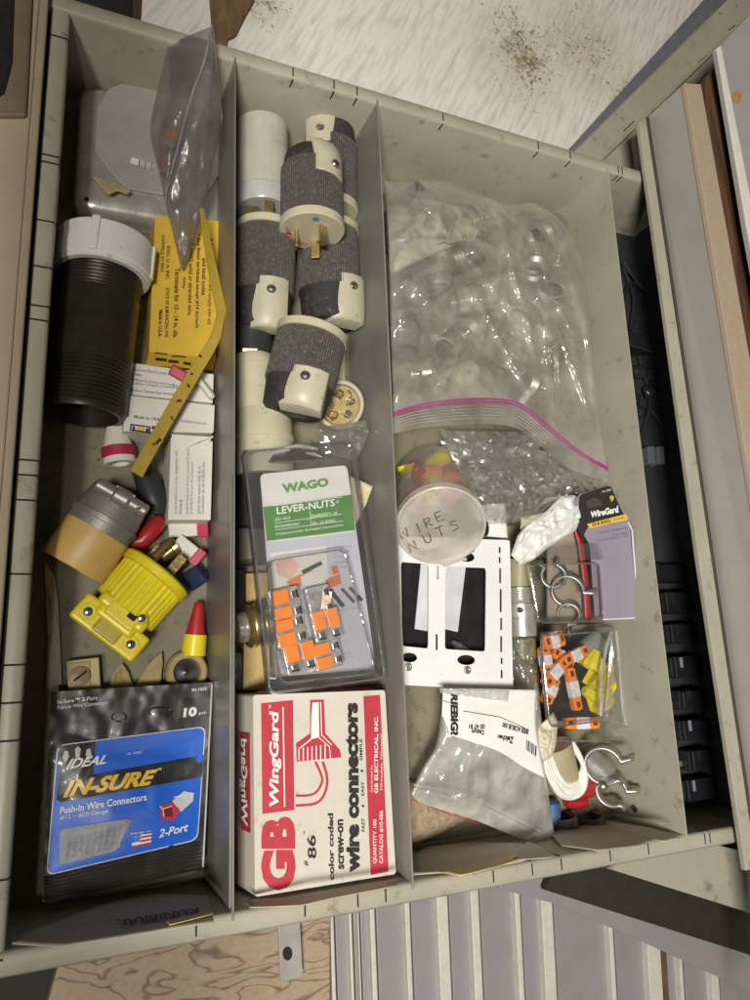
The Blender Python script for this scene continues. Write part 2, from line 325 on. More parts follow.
def peel_mat():               # weathered white paint flaking off brown board
    m = bpy.data.materials.new('peeling_white_paint'); m.use_nodes = True; nt = m.node_tree; b = nt.nodes['Principled BSDF']; N = nt.nodes.new; L = nt.links.new
    tc = N('ShaderNodeTexCoord')
    mr = N('ShaderNodeMapping'); mr.inputs['Rotation'].default_value = (0, 0, math.radians(27)); L(tc.outputs['Object'], mr.inputs['Vector'])
    mp = N('ShaderNodeMapping'); mp.inputs['Scale'].default_value = (170, 22, 1); L(mr.outputs['Vector'], mp.inputs['Vector'])
    n = N('ShaderNodeTexNoise'); n.inputs['Scale'].default_value = 1; n.inputs['Detail'].default_value = 6; n.inputs['Distortion'].default_value = .4; L(mp.outputs['Vector'], n.inputs['Vector'])
    big = N('ShaderNodeTexNoise'); big.inputs['Scale'].default_value = 9; big.inputs['Detail'].default_value = 2; L(tc.outputs['Object'], big.inputs['Vector'])
    ch = N('ShaderNodeTexNoise'); ch.inputs['Scale'].default_value = 120; ch.inputs['Detail'].default_value = 9; ch.inputs['Roughness'].default_value = .75; ch.inputs['Distortion'].default_value = 1.5; L(mr.outputs['Vector'], ch.inputs['Vector'])
    base = N('ShaderNodeValToRGB'); e = base.color_ramp.elements; e[0].position = .25; e[0].color = (.60, .56, .48, 1); e[1].position = .55; e[1].color = (.84, .82, .76, 1); L(n.outputs['Fac'], base.inputs['Fac'])
    sm0 = N('ShaderNodeMath'); sm0.operation = 'MULTIPLY_ADD'; sm0.inputs[1].default_value = .30; L(big.outputs['Fac'], sm0.inputs[0]); L(ch.outputs['Fac'], sm0.inputs[2])
    ge = N('ShaderNodeNewGeometry'); mk = None                   # worn patches and stains at their places on the board
    for (a_, b_, r_) in ((585, 48, .055), (520, 60, .05), (640, 105, .045), (250, -10, .03)):
        dv = N('ShaderNodeVectorMath'); dv.operation = 'DISTANCE'; dv.inputs[1].default_value = P(a_, b_, -70)*S; L(ge.outputs['Position'], dv.inputs[0])
        mr_ = N('ShaderNodeMapRange'); mr_.inputs['From Min'].default_value = r_*2.4; mr_.inputs['From Max'].default_value = 0; mr_.inputs['To Max'].default_value = 1; L(dv.outputs['Value'], mr_.inputs['Value'])
        if mk is None: mk = mr_.outputs['Result']
        else: mm_ = N('ShaderNodeMath'); mm_.operation = 'MAXIMUM'; L(mk, mm_.inputs[0]); L(mr_.outputs['Result'], mm_.inputs[1]); mk = mm_.outputs[0]
    sm = N('ShaderNodeMath'); sm.operation = 'MULTIPLY_ADD'; sm.inputs[1].default_value = .20; L(mk, sm.inputs[0]); L(sm0.outputs[0], sm.inputs[2])
    th = N('ShaderNodeMapRange'); th.inputs['From Min'].default_value = .84; th.inputs['From Max'].default_value = .90; L(sm.outputs[0], th.inputs['Value'])
    mx = N('ShaderNodeMix'); mx.data_type = 'RGBA'; L(th.outputs['Result'], mx.inputs['Factor']); L(base.outputs['Color'], mx.inputs['A']); mx.inputs['B'].default_value = (.16, .10, .05, 1)
    st = N('ShaderNodeMapRange'); st.inputs['From Min'].default_value = .2; st.inputs['From Max'].default_value = 1; st.inputs['To Max'].default_value = .5; L(mk, st.inputs['Value'])
    m2 = N('ShaderNodeMix'); m2.data_type = 'RGBA'; L(st.outputs['Result'], m2.inputs['Factor']); L(mx.outputs['Result'], m2.inputs['A']); m2.inputs['B'].default_value = (.50, .40, .20, 1)
    L(m2.outputs['Result'], b.inputs['Base Color']); b.inputs['Roughness'].default_value = .7
    bp = N('ShaderNodeBump'); bp.inputs['Strength'].default_value = .6; bp.inputs['Distance'].default_value = .002
    hs = N('ShaderNodeMath'); hs.operation = 'SUBTRACT'; L(n.outputs['Fac'], hs.inputs[0]); L(th.outputs['Result'], hs.inputs[1]); L(hs.outputs[0], bp.inputs['Height']); L(bp.outputs['Normal'], b.inputs['Normal'])
    return m
PEEL = peel_mat()
# ================================================================= LIGHT
scn.world = bpy.data.worlds.new('World'); scn.world.use_nodes = True
bg = scn.world.node_tree.nodes['Background']; bg.inputs['Color'].default_value = (1, .92, .78, 1); bg.inputs['Strength'].default_value = .055
def lamp(name, loc, target, sx, sy, power, col):
    l = bpy.data.lights.new(name, 'AREA'); l.shape = 'RECTANGLE'; l.size = sx; l.size_y = sy; l.energy = power; l.color = col
    o = bpy.data.objects.new(name, l); COL.objects.link(o); o.location = loc
    d = V(target)-V(loc); o.rotation_euler = d.to_track_quat('-Z', 'Y').to_euler(); return o
lamp('ceiling_lamp', (-.46, -.32, 1.50), (.28, .15, 0), .18, .38, 41, (1, .96, .885))
scn.view_settings.view_transform = 'Standard'; scn.view_settings.look = 'None'; scn.view_settings.exposure = -.12; scn.view_settings.gamma = 1
# ================================================================= SETTING
props(MB().box((200, 150, -800), (6000, 6000, 20)).build('floor', mat('dark_floor', (.03, .027, .024), .8)), kind='structure')
RIM = 77.
XL, XR, YN, YF = -5., 574., -138.5, 447.
dr = thing('drawer_unit', 'open grey metal drawer divided into lengthwise compartments holding electrical fittings', 'drawer', V((285, 150, 0)))
MB().box((285, 154, -1), (600, 606, 2)).build('drawer_floor', FLOORM, dr)
def hemwall(a, b, inn, w, name='wall'):      # wall from a to b (x,y), inward normal, hem width outward
    a = V((*a, 0)); b = V((*b, 0)); i = V((*inn, 0)); m = MB()
    pts = [V((0, 0, 0)), V((0, 0, RIM-3)), V((0.8, 0, RIM-.8)), V((2.4, 0, RIM)), V((w-2, 0, RIM)), V((w, 0, RIM-2)), V((w, 0, RIM-12)), V((w-1.2, 0, RIM-12)), V((w-1.2, 0, RIM-4)), V((1.5, 0, RIM-4)), V((1.5, 0, 0))]
    vs = []; 
    for p in (a, b):
        for q in pts: vs.append(p-i*q.x+V((0, 0, q.z)))
    n = len(pts); m.add(vs, [(k, (k+1) % n, (k+1) % n+n, k+n) for k in range(n)]+[list(range(n)), list(range(n, 2*n))])
    return m.build(name, GREY, dr, smooth=True, ang=50)
wf = hemwall((XL-13, YF), (XR+13, YF), (0, -1), 13)
wn = hemwall((XL-13, YN), (XR+13, YN), (0, 1), 12.5)
wlft = hemwall((XL, YN+.3), (XL+4.8, YF-.3), (1, 0), 12)
wr = hemwall((XR, YN+.3), (XR, YF-.3), (-1, 0), 12)
def slots(y, sgn, pxs, par, yy0, yy1, depth=8, skew=0):
    m = MB()
    for x in pxs:
        m.box((x, (yy0+yy1)/2, RIM+.05), (1.0, abs(yy1-yy0), .3)); m.box((x, y, RIM-depth/2-1), (1.0, .5, depth))
    return m.each('slot', DARK, par)
fx = [P(px, py, RIM).x for px, py in ((293, 72), (334, 84), (357, 90), (443, 117), (538, 143), (570, 153), (618, 168), (622, 170))]
slots(YF-.1, 1, fx, wf, YF+2, YF+10)
nx = [P(px, py, RIM).x for px, py in ((196, 940), (305, 915), (358, 908), (494, 886), (533, 879), (562, 872), (611, 865), (649, 855), (706, 848), (711, 847), (386, 903))]
slots(YN+.1, 1, nx, wn, YN-9, YN-1.5, 6)
m = MB()
for px, py in ((45, 33), (52, 156), (51, 163), (46, 221), (43, 267), (40, 306), (39, 320), (27, 460), (26, 475), (24, 500), (17, 574), (12, 665), (9, 703), (8, 741), (3, 880), (2, 960)):
    p = P(px, py, RIM); xw = XL+4.8*(p.y-YN)/(YF-YN); m.box((xw-6, p.y, RIM+.05), (10.5, 1.1, .3)); m.box((xw+.1, p.y, RIM-4), (.5, 1.1, 7))
m.each('slot', DARK, wlft)
def divider(x, name='divider', mt=GREYD, z1=76., y0=None, y1=None, lean=0, seam=None):
    y0 = YN-4 if y0 is None else y0; y1 = YF+3 if y1 is None else y1
    m = MB(); m.add([(x-.6, YN+.4, .3), (x-.6, YF-.4, .3), (x-.6+lean, y1, z1+1.8), (x-.6+lean, y0, z1+1.8), (x+.6, YN+.4, .3), (x+.6, YF-.4, .3), (x+.6+lean, y1, z1+1.8), (x+.6+lean, y0, z1+1.8)],
      [(0, 1, 2, 3), (4, 7, 6, 5), (0, 4, 5, 1), (1, 5, 6, 2), (2, 6, 7, 3), (3, 7, 4, 0)])
    return m.build(name, mt, dr)
SHADE = mat('painted_shade', (.022, .022, .026), .7, var=.3, vs=40)  # painted shade: near-black sheets added to darken the right compartment
MB().box((521, 154, 1.2), (106, 580, 1.6)).build('floor_shade', SHADE, dr)
MB().box((573, 154, 36), (1.6, 580, 70)).build('side_shade', SHADE, dr)
divider(114.5, mt=GREYP); divider(232.2); d3 = divider(467, lean=4)
props(d3, 'pale grey divider with a small round hole'); d3.data.materials[0] = GREY
h = P(635, 810, 20); hp = Sheet((690, 848, RIM), (605, 166, RIM), (604, 815, 0))
hp.poly(ell((635, 810), 2.6, 2.8, 16), .3).build('hole', DARK, d3)
# overlapping second panel that sleeves divider one in its lower half
MB().box((113.3, -5, 38), (.8, 262, 74)).build('divider_sleeve', GREYP, dr)
# ---- left cabinet parts
def slab(L, z, t, name, mt, label=None, cat=None, bevel=.6, parent=None, group=None):
    return MB().prism([P(a, b, z) for a, b in L], t).build(name, mt, parent, bevel=bevel, label=label, cat=cat, group=group)
cb = thing('tan_cabinet', 'tan painted cabinet side running along the left of the open drawer', 'cabinet', V((-60, 150, -40)))
MB().prism([P(a, b, 66) for a, b in [(42, 0), (56, -30), (0, 700), (-35, 700)]], 60).build('runner_groove', mat('groove_brown', (.10, .07, .04), .7), cb, bevel=.5)
MB().prism([P(a, b, 84) for a, b in [(42, -30), (51, -30), (14, 460), (-26, 1000), (-40, 1000), (4, 460)]], 90).build('ridge', TAN, cb, bevel=1.2)
MB().prism([P(a, b, 82) for a, b in [(-60, -30), (42, -30), (4, 460), (-40, 1000), (-160, 1000)]], 60).build('side_top', TAN, cb, bevel=1.2)
MB().prism([P(a, b, 88) for a, b in [(-90, -60), (16, -60), (12, 60), (4, 92), (-20, 100), (-90, 100)]], 50).build('dark_block', BLACK, cb, bevel=2)
MB().prism([P(a, b, 85) for a, b in [(-90, -60), (36, -60), (27, 116), (-90, 116)]], 50).build('brown_block', mat('brown_block', (.16, .12, .075), .6), cb, bevel=2)
MB().box((-122, 100, 485), (54, 1300, 26)).build('rail_or_blocker', TAN, cb)  # added bar out of view, blocks lamp light over the left compartment
MB().box((-150, 440, 95), (60, 260, 200)).build('corner_post', mat('near_black_paint', (.014, .013, .012), .6), None, bevel=2, label='black cabinet post in the top left corner', cat='cabinet post')
# ---- painted board beyond the drawer
Z = -70
slab([(214, -60), (900, -60), (900, 60), (600, 330), (170, 200), (214, 40)], Z, 18, 'painted_board', PEEL, 'weathered white board with peeling paint beyond the far rim', 'painted board', 1)
slab([(215, 60), (205, -60), (262, -60), (254, 0), (246, 14), (240, 26), (236, 34), (228, 38), (224, 60)], Z+6, 5, 'bark_strip', streak_wood('bare_wood', (.12, .07, .03), (.24, .14, .07), (40, 12, 10), .8), 'strip of bare brown wood at the left end of the peeling board', 'wood strip', .5)
slab([(146, -60), (206, -60), (216, 20), (216, 70), (140, 40)], Z+3, 10, 'board_end', PEEL, 'short end of white painted board left of the bare wood strip', 'painted board', 1)
slab([(132, -60), (143, -60), (146, 40), (134, 40)], Z+2, 10, 'wood_lath', WALNUT, 'thin brown lath beside the short white board end', 'wood lath', .5)
# ---- second drawer to the right
d2 = thing('drawer_unit', 'second grey metal drawer lying crosswise on the right with wood and grey panels inside', 'drawer', V((640, 200, 0)))
MB().prism([P(a, b, 40) for a, b in [(576, 150), (732, -5), (790, -60), (830, -60), (766, 0), (600, 160), (590, 170)]], 110).build('back_hem', GREY, d2, bevel=1.5)
MB().prism([P(a, b, 30) for a, b in [(600, 158), (766, -1), (800, 20), (718, 60), (655, 130), (655, 190), (640, 200)]], 60).build('back_wall', GREY, d2)
MB().tube([P(602, 158, 41), P(752, 14, 41)], 2.2, 10).build('rolled_rim', GREY, d2, smooth=True)
slab([(571, 147), (560, 170), (590, 175), (745, -15), (722, -20)], -58, 6, 'shade_strip', mat('strip_shade', (.17, .175, .20), .6), 'painted strip of blue grey shade between the peeling board and the diagonal rim', 'metal strip')  # added slab, its dark colour stands for shade on the board
m = MB()
for a, b in (((645, 117), (650, 112)), ((624, 131), (634, 121)), ((676, 86), (684, 79)), ((699, 62), (707, 55)), ((729, 30), (735, 25))):
    u = P(*a, 41); w = P(*b, 41); m.tube([u, w], .6, 6)
m.each('slot', DARK, d2)
def vwall(top, bot, z1, z0, t, name, mt, par):     # upright panel: its top line at z1, base line at z0, thickness t px to the right
    m = MB(); A, B = P(*top[0], z1), P(*top[1], z1); C, D = P(*bot[0], z0), P(*bot[1], z0)
    d = (B-A).cross(V((0, 0, 1))).normalized(); d = d if d.x > 0 else -d
    m.add([A, B, D, C, A+d*t, B+d*t, D+d*t, C+d*t], [(0, 1, 2, 3), (4, 7, 6, 5), (0, 4, 5, 1), (1, 5, 6, 2), (2, 6, 7, 3), (3, 7, 4, 0)])
    return m.build(name, mt, par, bevel=.6)
MB().prism([P(a, b, 88) for a, b in [(639, 122), (646, 117), (703, 500), (757, 868), (746, 871), (699, 560)]], 5).build('side_rail', GREY, d2, bevel=.8)
MB().prism([P(a, b, 87) for a, b in [(646, 118), (649, 116), (706, 500), (760, 868), (757, 868), (703, 500)]], 5).build('rail_groove', mat('groove_dark', (.06, .045, .035), .7), d2)
# upright inner panel (left face seen) with tan top edge
m = MB(); m.add([P(649, 115, 86), P(760, 868, 86), P(905, 1050, 150), P(684, 82, 150)], [(0, 1, 2, 3)])
m.grid(lambda u, v: P(*bil([(649, 115), (760, 868), (760, 868), (649, 115)], u, 0), 86)+V((0, 0, 0)), 1, 1)
A0, A1 = P(649, 116, 84), P(760, 868, 84); B0, B1 = P(684, 84, 140), P(775, 640, 140)
up = MB(); up.prism([A0, A0+(A1-A0)*1.2, B1+(B1-B0)*.4, B0], (6, 0, -4)); up.build('inner_panel', mat('panel_grey', (.52, .49, .45), .45, var=.05, vs=20), d2)
MB().prism([P(a, b, 141) for a, b in [(685, 83), (701, 84), (786, 560), (812, 700), (793, 750), (770, 600)]], 5).build('panel_edge', mat('tan_edge', (.44, .34, .24), .7, var=.08, vs=300, bump=.5, bs=1500), d2, bevel=.5)
MB().prism([P(a, b, 134) for a, b in [(702, 84), (718, 62), (735, 50), (800, 380), (820, 700), (780, 660)]], 6).build('wood_board', WALNUT, d2)
MB().prism([P(a, b, 150) for a, b in [(716, 50), (760, 4), (900, -60), (900, 560), (800, 520), (745, 225)]], 4).build('far_panel', mat('panel_grey_two', (.37, .36, .34), .45, var=.05, vs=20, dirt=(.45, .25, .08), dirt_amt=.0, dirt_s=30), d2)
Sheet((716, 50, 150.2), (900, -60, 150.2), (900, 560, 150.2)).poly(ell((737, 97), 5, 6, 20), .15).build('rust_stain', mat('rust', (.42, .24, .08), .7, var=.3, vs=200), d2)
MB().prism([P(a, b, 151) for a, b in [(717, 48), (721, 45), (752, 205), (812, 500), (806, 520), (747, 225)]], 4).build('panel_trim', CARDW, d2, bevel=.4)
# ---- below the near rim
slab([(60, 960), (92, 915), (330, 880), (330, 1100), (20, 1100)], -60, 12, 'plywood_sheet', PLY, 'plywood sheet with knots under the near rim of the drawer', 'plywood', .6)
pm = MB().prism([P(a, b, -48) for a, b in [(277, 905), (299, 900), (303, 977), (281, 982)]], 3); bk = pm.build('mounting_tab', mat('tab_paint', (.36, .34, .31), .4), None, bevel=.4, label='white metal mounting tab with a round hole beside the plywood', cat='metal tab')
Sheet((277, 925, -47.9), (299, 923, -47.9), (303, 977, -47.9)).poly(ell((287.5, 953.5), 5, 7, 20), .15).build('hole', DARK, bk)
slab([(303, 860), (900, 760), (900, 1200), (303, 1200)], -105, 8, 'stack_tray', mat('tray_grey', (.10, .09, .09), .6), 'dark tray under the row of upright grey panels', 'tray')
GP = mat('lavender_grey_paint', (.27, .25, .26), .42, var=.05, vs=25); EDG = mat('cream_paint_edge', (.58, .55, .48), .5, var=.1, vs=120, dirt=(.25, .15, .08), dirt_amt=.1, dirt_s=100)
EDB = mat('rust_edge', (.13, .07, .04), .6, var=.3, vs=90)
xs = [(298, 306), (313, 318), (326, 333), (345, 351), (353.5, 358), (366, 374), (401, 409), (433, 447), (467, 478), (511, 519), (537, 551), (603, 610), (640, 656), (671, 677), (702, 712)]
tops = lambda x: 862 if x < 515 else 886+(x-515)*.45
for i, (a, b) in enumerate(xs):
    nx_ = xs[i+1][0] if i+1 < len(xs) else 760
    gm = MB().prism([P(q[0], q[1], -78) for q in [(b, 850), (nx_, 850), (nx_+6.5+(nx_-300)*.018, 1060), (b+6.5+(b-300)*.018, 1060)]], 6)
    o = gm.build('upright_panel', GP, None, bevel=.5, label='lavender grey upright panel below the drawer, %s of the row from the plywood' % ['first', 'second', 'third', 'fourth', 'fifth', 'sixth', 'seventh', 'eighth', 'ninth', 'tenth', 'eleventh', 'twelfth', 'thirteenth', 'fourteenth', 'last'][i], cat='metal panel', group='upright grey panels below the drawer')
    MB().prism([P(q[0], q[1], -70) for q in [(a+1.8, 850), (b-1.5, 850), (b-1.5+6.5+(b-300)*.018, 1060), (a+1.8+6.5+(a-300)*.018, 1060)]], 14).build('lip', EDG, o, bevel=.8)
    if i == 12: MB().prism([P(q[0], q[1], -71) for q in [(b-1.2, 850), (b+4, 850), (b+4+6.5+(b-300)*.018, 1060), (b-1.2+6.5+(b-300)*.018, 1060)]], 6).build('edge_wear', EDB, o)
fr = thing('steel_cabinet', 'grey cabinet frame of stepped rails crossing below the right end of the drawer', 'cabinet frame', P(650, 920, -60))
MB().prism([P(a, b, 10) for a, b in [(606, 868), (690, 838), (770, 858), (900, 890), (900, 975), (750, 913)]], 14).build('rail_or_blocker', GREY, fr, bevel=.8)
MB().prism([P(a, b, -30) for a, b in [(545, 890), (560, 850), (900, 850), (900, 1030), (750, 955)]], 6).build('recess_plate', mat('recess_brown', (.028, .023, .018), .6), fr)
MB().prism([P(a, b, -40) for a, b in [(500, 889), (500, 870), (561, 866), (750, 955), (900, 1030), (900, 1060), (750, 991), (641, 941), (563, 906)]], 12).build('lower_rail', GP, fr, bevel=.8)
# ================================================================= COMPARTMENT ONE
# ---- steel box cover with octagonal plate
t = thing('box_cover', 'square galvanised steel box cover with rounded corners under an octagonal plate', 'box cover', P(150, 150, 0))
q = [(73, 211), (232, 238), (236, 112), (80, 86)]
ring = [P(a, b, 17) for a, b in rrect([P_ for P_ in q], .10, 6, 1.2)]
base = [P(a, b, 17)+V((0, 0, -15)) for a, b in rrect([(66, 216), (236, 246), (241, 108), (76, 82)], .11, 6, 1.2)]
m = MB(); n = len(ring); low = [p+(p-V((50, 350, 0))).normalized()*0+V((0, 0, -15)) for p in ring]
mid = [p+V((0, 0, -5)) for p in ring]; ctr = sum(ring, V((0, 0, 0)))/n; inn_ = [ctr+(p-ctr)*.90+V((0, 0, 5)) for p in ring]
m.add(low+mid+ring+inn_, [(k+n*j, (k+1) % n+n*j, (k+1) % n+n*(j+1), k+n*(j+1)) for j in range(3) for k in range(n)]+[list(range(3*n, 4*n))])
m.build('cover_plate', STEEL, t, smooth=True, ang=80)
sh = Sheet((80, 90, 22.2), (222, 110, 22.2), (150, 220, 22.2))
sh.poly(ell((86.5, 199), 2.6, 2.2, 16), .3).build('hole', DARK, t)
oc = [(97, 108), (109, 88), (122, 83), (200, 97), (219, 118), (221, 172), (204, 197), (190, 199), (125, 188), (108, 168), (95, 150)]
sh2 = Sheet((80, 90, 25), (222, 110, 25), (150, 220, 25))
op = sh2.slab(oc, 2.6).build('octagon_plate', mat('gasket_grey', (.40, .39, .355), .5, metal=.2, var=.08, vs=90, bump=.25, bs=500), t, bevel=.7)
m = sh2.quad([(130, 163), (153, 170), (155, 165), (132, 157)], .2, 2, 2); m.build('sticker', PAPERW, op)
m = MB()
for i in range(8): sh2.line([(139+i*2, 166+i*.6), (139.6+i*2, 160.3+i*.6)], .7+.5*(i % 3 == 0), .35, m)
m.build('barcode', INK, op)
m = MB()
for k, (a, b, r) in enumerate(((124, 186, 0), (112, 97, 0))): sh2.line([(a, b), (a+38, b+8)], 1.1, .5, m)
def nearz(px, py, z=0):        # height at which a sheet leaning on the near wall lies
    d = ray(px, py); return 550+d.z*((YN+2+z*.35)/d.y) if d.y < -.02 else 0
def scrap(L, z, name, mt, label, cat, crum=1.6, group=None, th=.5, k=.12, seed=0):
    cx = sum(p[0] for p in L)/len(L); cy = sum(p[1] for p in L)/len(L); m = MB(); vs = []; fs = []; n = len(L); R_ = 6
    for r in range(R_+1):
        for j in range(n):
            px = cx+(L[j][0]-cx)*r/R_; py = cy+(L[j][1]-cy)*r/R_; zz = max(z, nearz(px, py, z)); p = P(px, py, zz); vs.append(P(px, py, max(.6, zz+cr(p.x, p.y, k, crum, seed))))
    for r in range(R_):
        for j in range(n): fs.append((r*n+j, r*n+(j+1) % n, (r+1)*n+(j+1) % n, (r+1)*n+j))
    m.add(vs, fs); return m.build(name, mt, None, label=label, cat=cat, group=group, solid=th, smooth=True, ang=30)
def dense(L, k=4): 
    out = []
    for i in range(len(L)):
        a, b = L[i], L[(i+1) % len(L)]
        for j in range(k): out.append((a[0]+(b[0]-a[0])*j/k, a[1]+(b[1]-a[1])*j/k))
    return out
scrap(dense([(91, 176), (101, 178), (106, 184), (113, 181), (131, 190), (128, 195), (118, 191), (108, 195)]), 29, 'paper_scrap', SCRAP, 'crumpled tan paper scrap lying on the octagonal steel plate', 'paper scrap', 1.6)
# ---- upright grey bag
t = thing('plastic_bag', 'smoky translucent plastic bag standing on edge over the steel box cover', 'plastic bag', P(190, 200, 20))
fold = [(212, 26, 96), (205, 60, 92), (192, 95, 88), (184, 125, 80), (176, 155, 72), (168, 185, 62), (166, 205, 55)]
le = [(168, 44, 72), (162, 70, 68), (154, 105, 62), (150, 132, 58), (155, 158, 55), (160, 178, 52), (165, 204, 50)]
ri = [(213, 26, 96), (217, 60, 92), (221, 100, 84), (222, 125, 76), (214, 160, 66), (206, 200, 54), (196, 235, 44), (184, 268, 34)]
fo2 = fold+[(172, 230, 46), (181, 270, 34)]
pouch(le, [(x, y, z-6) for x, y, z in fold], 5, 1.5, .06, 30, 30, 3.).build('rear_pocket', BAGG, t, smooth=True, norm=False, ang=60)
pouch(fo2, ri, 6, 1.8, .06, 30, 40, 5.).build('front_pocket', film('grey_bag_front', tint=(.82, .80, .80), haze=.32, hcol=(.40, .37, .37), rough=.25, refl=.4, bump=.25, bs=45, base=.04), t, smooth=True, norm=False, ang=60)
MB().tube([P(*p) for p in smoothline(fold)], 1.0, 8).build('zip_edge', film('zip_edge_film', tint=(.75, .75, .8), haze=.5, hcol=(.6, .6, .65), rough=.2, refl=.6, bump=.1), t, smooth=True)
MB().tube([P(x+4, y+1, z) for x, y, z in smoothline(fold)[4:]], .8, 8).build('zip_edge', SHELLE, t, smooth=True)
def lever_conn(px, py, z, ang, L=14, name='wire_connector', label='', group=None, tilt=0, w=9, parent=None, clear=True, h=6):
    """small lever wire connector: orange levers on a clear body"""
    M = Matrix.Translation(P(px, py, z)) @ Matrix.Rotation(math.radians(ang), 4, 'Z') @ Matrix.Rotation(math.radians(tilt), 4, 'X')
    o = MB().box((0, 0, 0), (L, w, h), M).build(name, CLEARG, parent, bevel=.7, label=label or None, cat='wire connector' if label else None, group=group)
    for k in (-1, 1):
        MB().box((-L*.12, k*w*.25, h*.5+.6), (L*.66, w*.42, 2.2), M).build('lever', ORANGE, o, bevel=.4)
    m = MB()
    for k in (-1, 1): m.box((L*.33, k*w*.25, h*.5+.3), (L*.14, w*.25, .8), M)
    m.build('contact', SCREW, o, bevel=.2)
    return o
lever_conn(171, 137, 48, 70, 13, label='orange lever connector seen in the smoky bag, upper of two')
lever_conn(164, 163, 44, 80, 12, label='orange lever connector seen in the smoky bag, lower of two')
# ---- yellow instruction box
t = thing('cardboard_box', 'flat yellow cardboard box printed with black wiring instructions', 'box', P(182, 290, 0))
q = [(149, 352), (216, 358), (221, 221), (155, 216)]
yz = 26; ys = Sheet((155, 216, yz), (221, 221, yz), (149, 352, yz))
MB().prism(ys.pts(rrect(q, .012, 2)), -V((0, 0, yz-.5))).build('carton', YCARD, t, bevel=.5)
e1 = [ys.at(149, 352), ys.at(216, 358)]; dn = V((0, -5, -13))
m = MB(); m.add([e1[0]+V((0, 0, .1)), e1[1]+V((0, 0, .1)), e1[1]+dn, e1[0]+dn, e1[0]+V((0, 2, -1)), e1[1]+V((0, 2, -1)), e1[1]+dn+V((0, 2, -2)), e1[0]+dn+V((0, 2, -2))], [(0, 1, 2, 3), (4, 7, 6, 5), (0, 4, 5, 1), (1, 5, 6, 2), (2, 6, 7, 3), (3, 7, 4, 0)])
m.build('end_flap', YCARD, t, bevel=.3)
m = MB()
def vtext(s, x, y0, y1, w, t_, mb, dx=0., bold=.0, off=.3):    # reads downward, tops to the right
    s.text(t_, [(x-w/2, y0), (x-w/2+dx, y1), (x+w/2+dx, y1), (x+w/2, y0)], bold, 0, off, mb)
vtext(ys, 211, 238, 324, 4.6, 'A fitting must conform and comply with old', m, -2, .01)
vtext(ys, 204.5, 258, 296, 4.4, 'and local codes.', m, -1, .02)
vtext(ys, 198.5, 234, 328, 4.8, '\u2022 Any fitting terminate except #14 through', m, -2, .02)
vtext(ys, 191.5, 240, 316, 4.6, '#2 AWG solid or stranded wire.', m, -2, .02)
vtext(ys, 184.5, 277, 289, 4.2, 'only', m, -1, .02)
vtext(ys, 177.5, 268, 338, 5, 'Terminate for 10 - 14 in. dia.', m, -2, .02)
vtext(ys, 168.5, 246, 280, 3.6, 'EVIG. U. A. INC.', m, -1, .02); vtext(ys, 167.5, 288, 338, 3.6, 'STATE OF & MUNICIPAL AVE.', m, -1, .02)
vtext(ys, 163, 235, 272, 3.6, 'LOUISVILLE, KY 40202', m, -1, .02); vtext(ys, 161, 310, 337, 3.8, 'Made in U.S.A.', m, -1, .03)
m.build('lettering', INK, t)
fs_ = Sheet((149, 353, 24), (216, 359, 24), (152, 366, 12)); m = MB()
for a in ((155, 353, 12), (172, 356, 14)): fs_.line([(a[0], a[1]), (a[0]+a[2], a[1]+1)], 1.2, 1.6, m)
for a in ((156, 359, 10), (169, 361, 9), (184, 363, 6)): fs_.line([(a[0], a[1]), (a[0]+a[2], a[1]+1)], 2.6, 1.6, m)
m.build('flap_marks', INK, t)
# ---- black iron nipple with white cap
t = thing('pipe_nipple', 'black iron pipe nipple threaded at both ends, one end in a white cap', 'pipe nipple', P(95, 350, 0))
A, B = P(104, 262, 33), P(84, 416, 31); L = (B-A).length; r = 27.5
pr = [(0, r-1.5)]
k = 6
while k < L*.26: pr += [(k, r-.2), (k+1.2, r-.9)]; k += 2.6
pr += [(L*.26, r+.1), (L*.69, r+.1)]; k = L*.69
while k < L-2: pr += [(k, r+.1), (k+1.25, r-1.1)]; k += 2.9
pr += [(L, r-2.2), (L+.1, r-5), (L-40, r-5), (L-40.1, .1)]
MB().lathe(pr, A, B, 48, caps=False).build('pipe', PIPE, t, smooth=True, ang=25)
A2 = A+(A-B).normalized()*17
c = MB().lathe([(0, 3), (0, 28), (1, 31), (3, 33), (24, 33.5), (26, 33.5), (27, 32.5), (29, 32.5), (30, 31.5), (30, 27.6)], A2, B, 56, caps=False).build('cap', WHITE, t, smooth=True, ang=40)
m = MB(); M = frame(A2, B)
for a in (14, 104, 194, 284): 
    R_ = M @ Matrix.Rotation(math.radians(a), 4, 'Z'); m.box((33.6, 0, 14), (2.6, 5.5, 25), R_)
m.each('grip_rib', WHITE, c, bevel=.8)
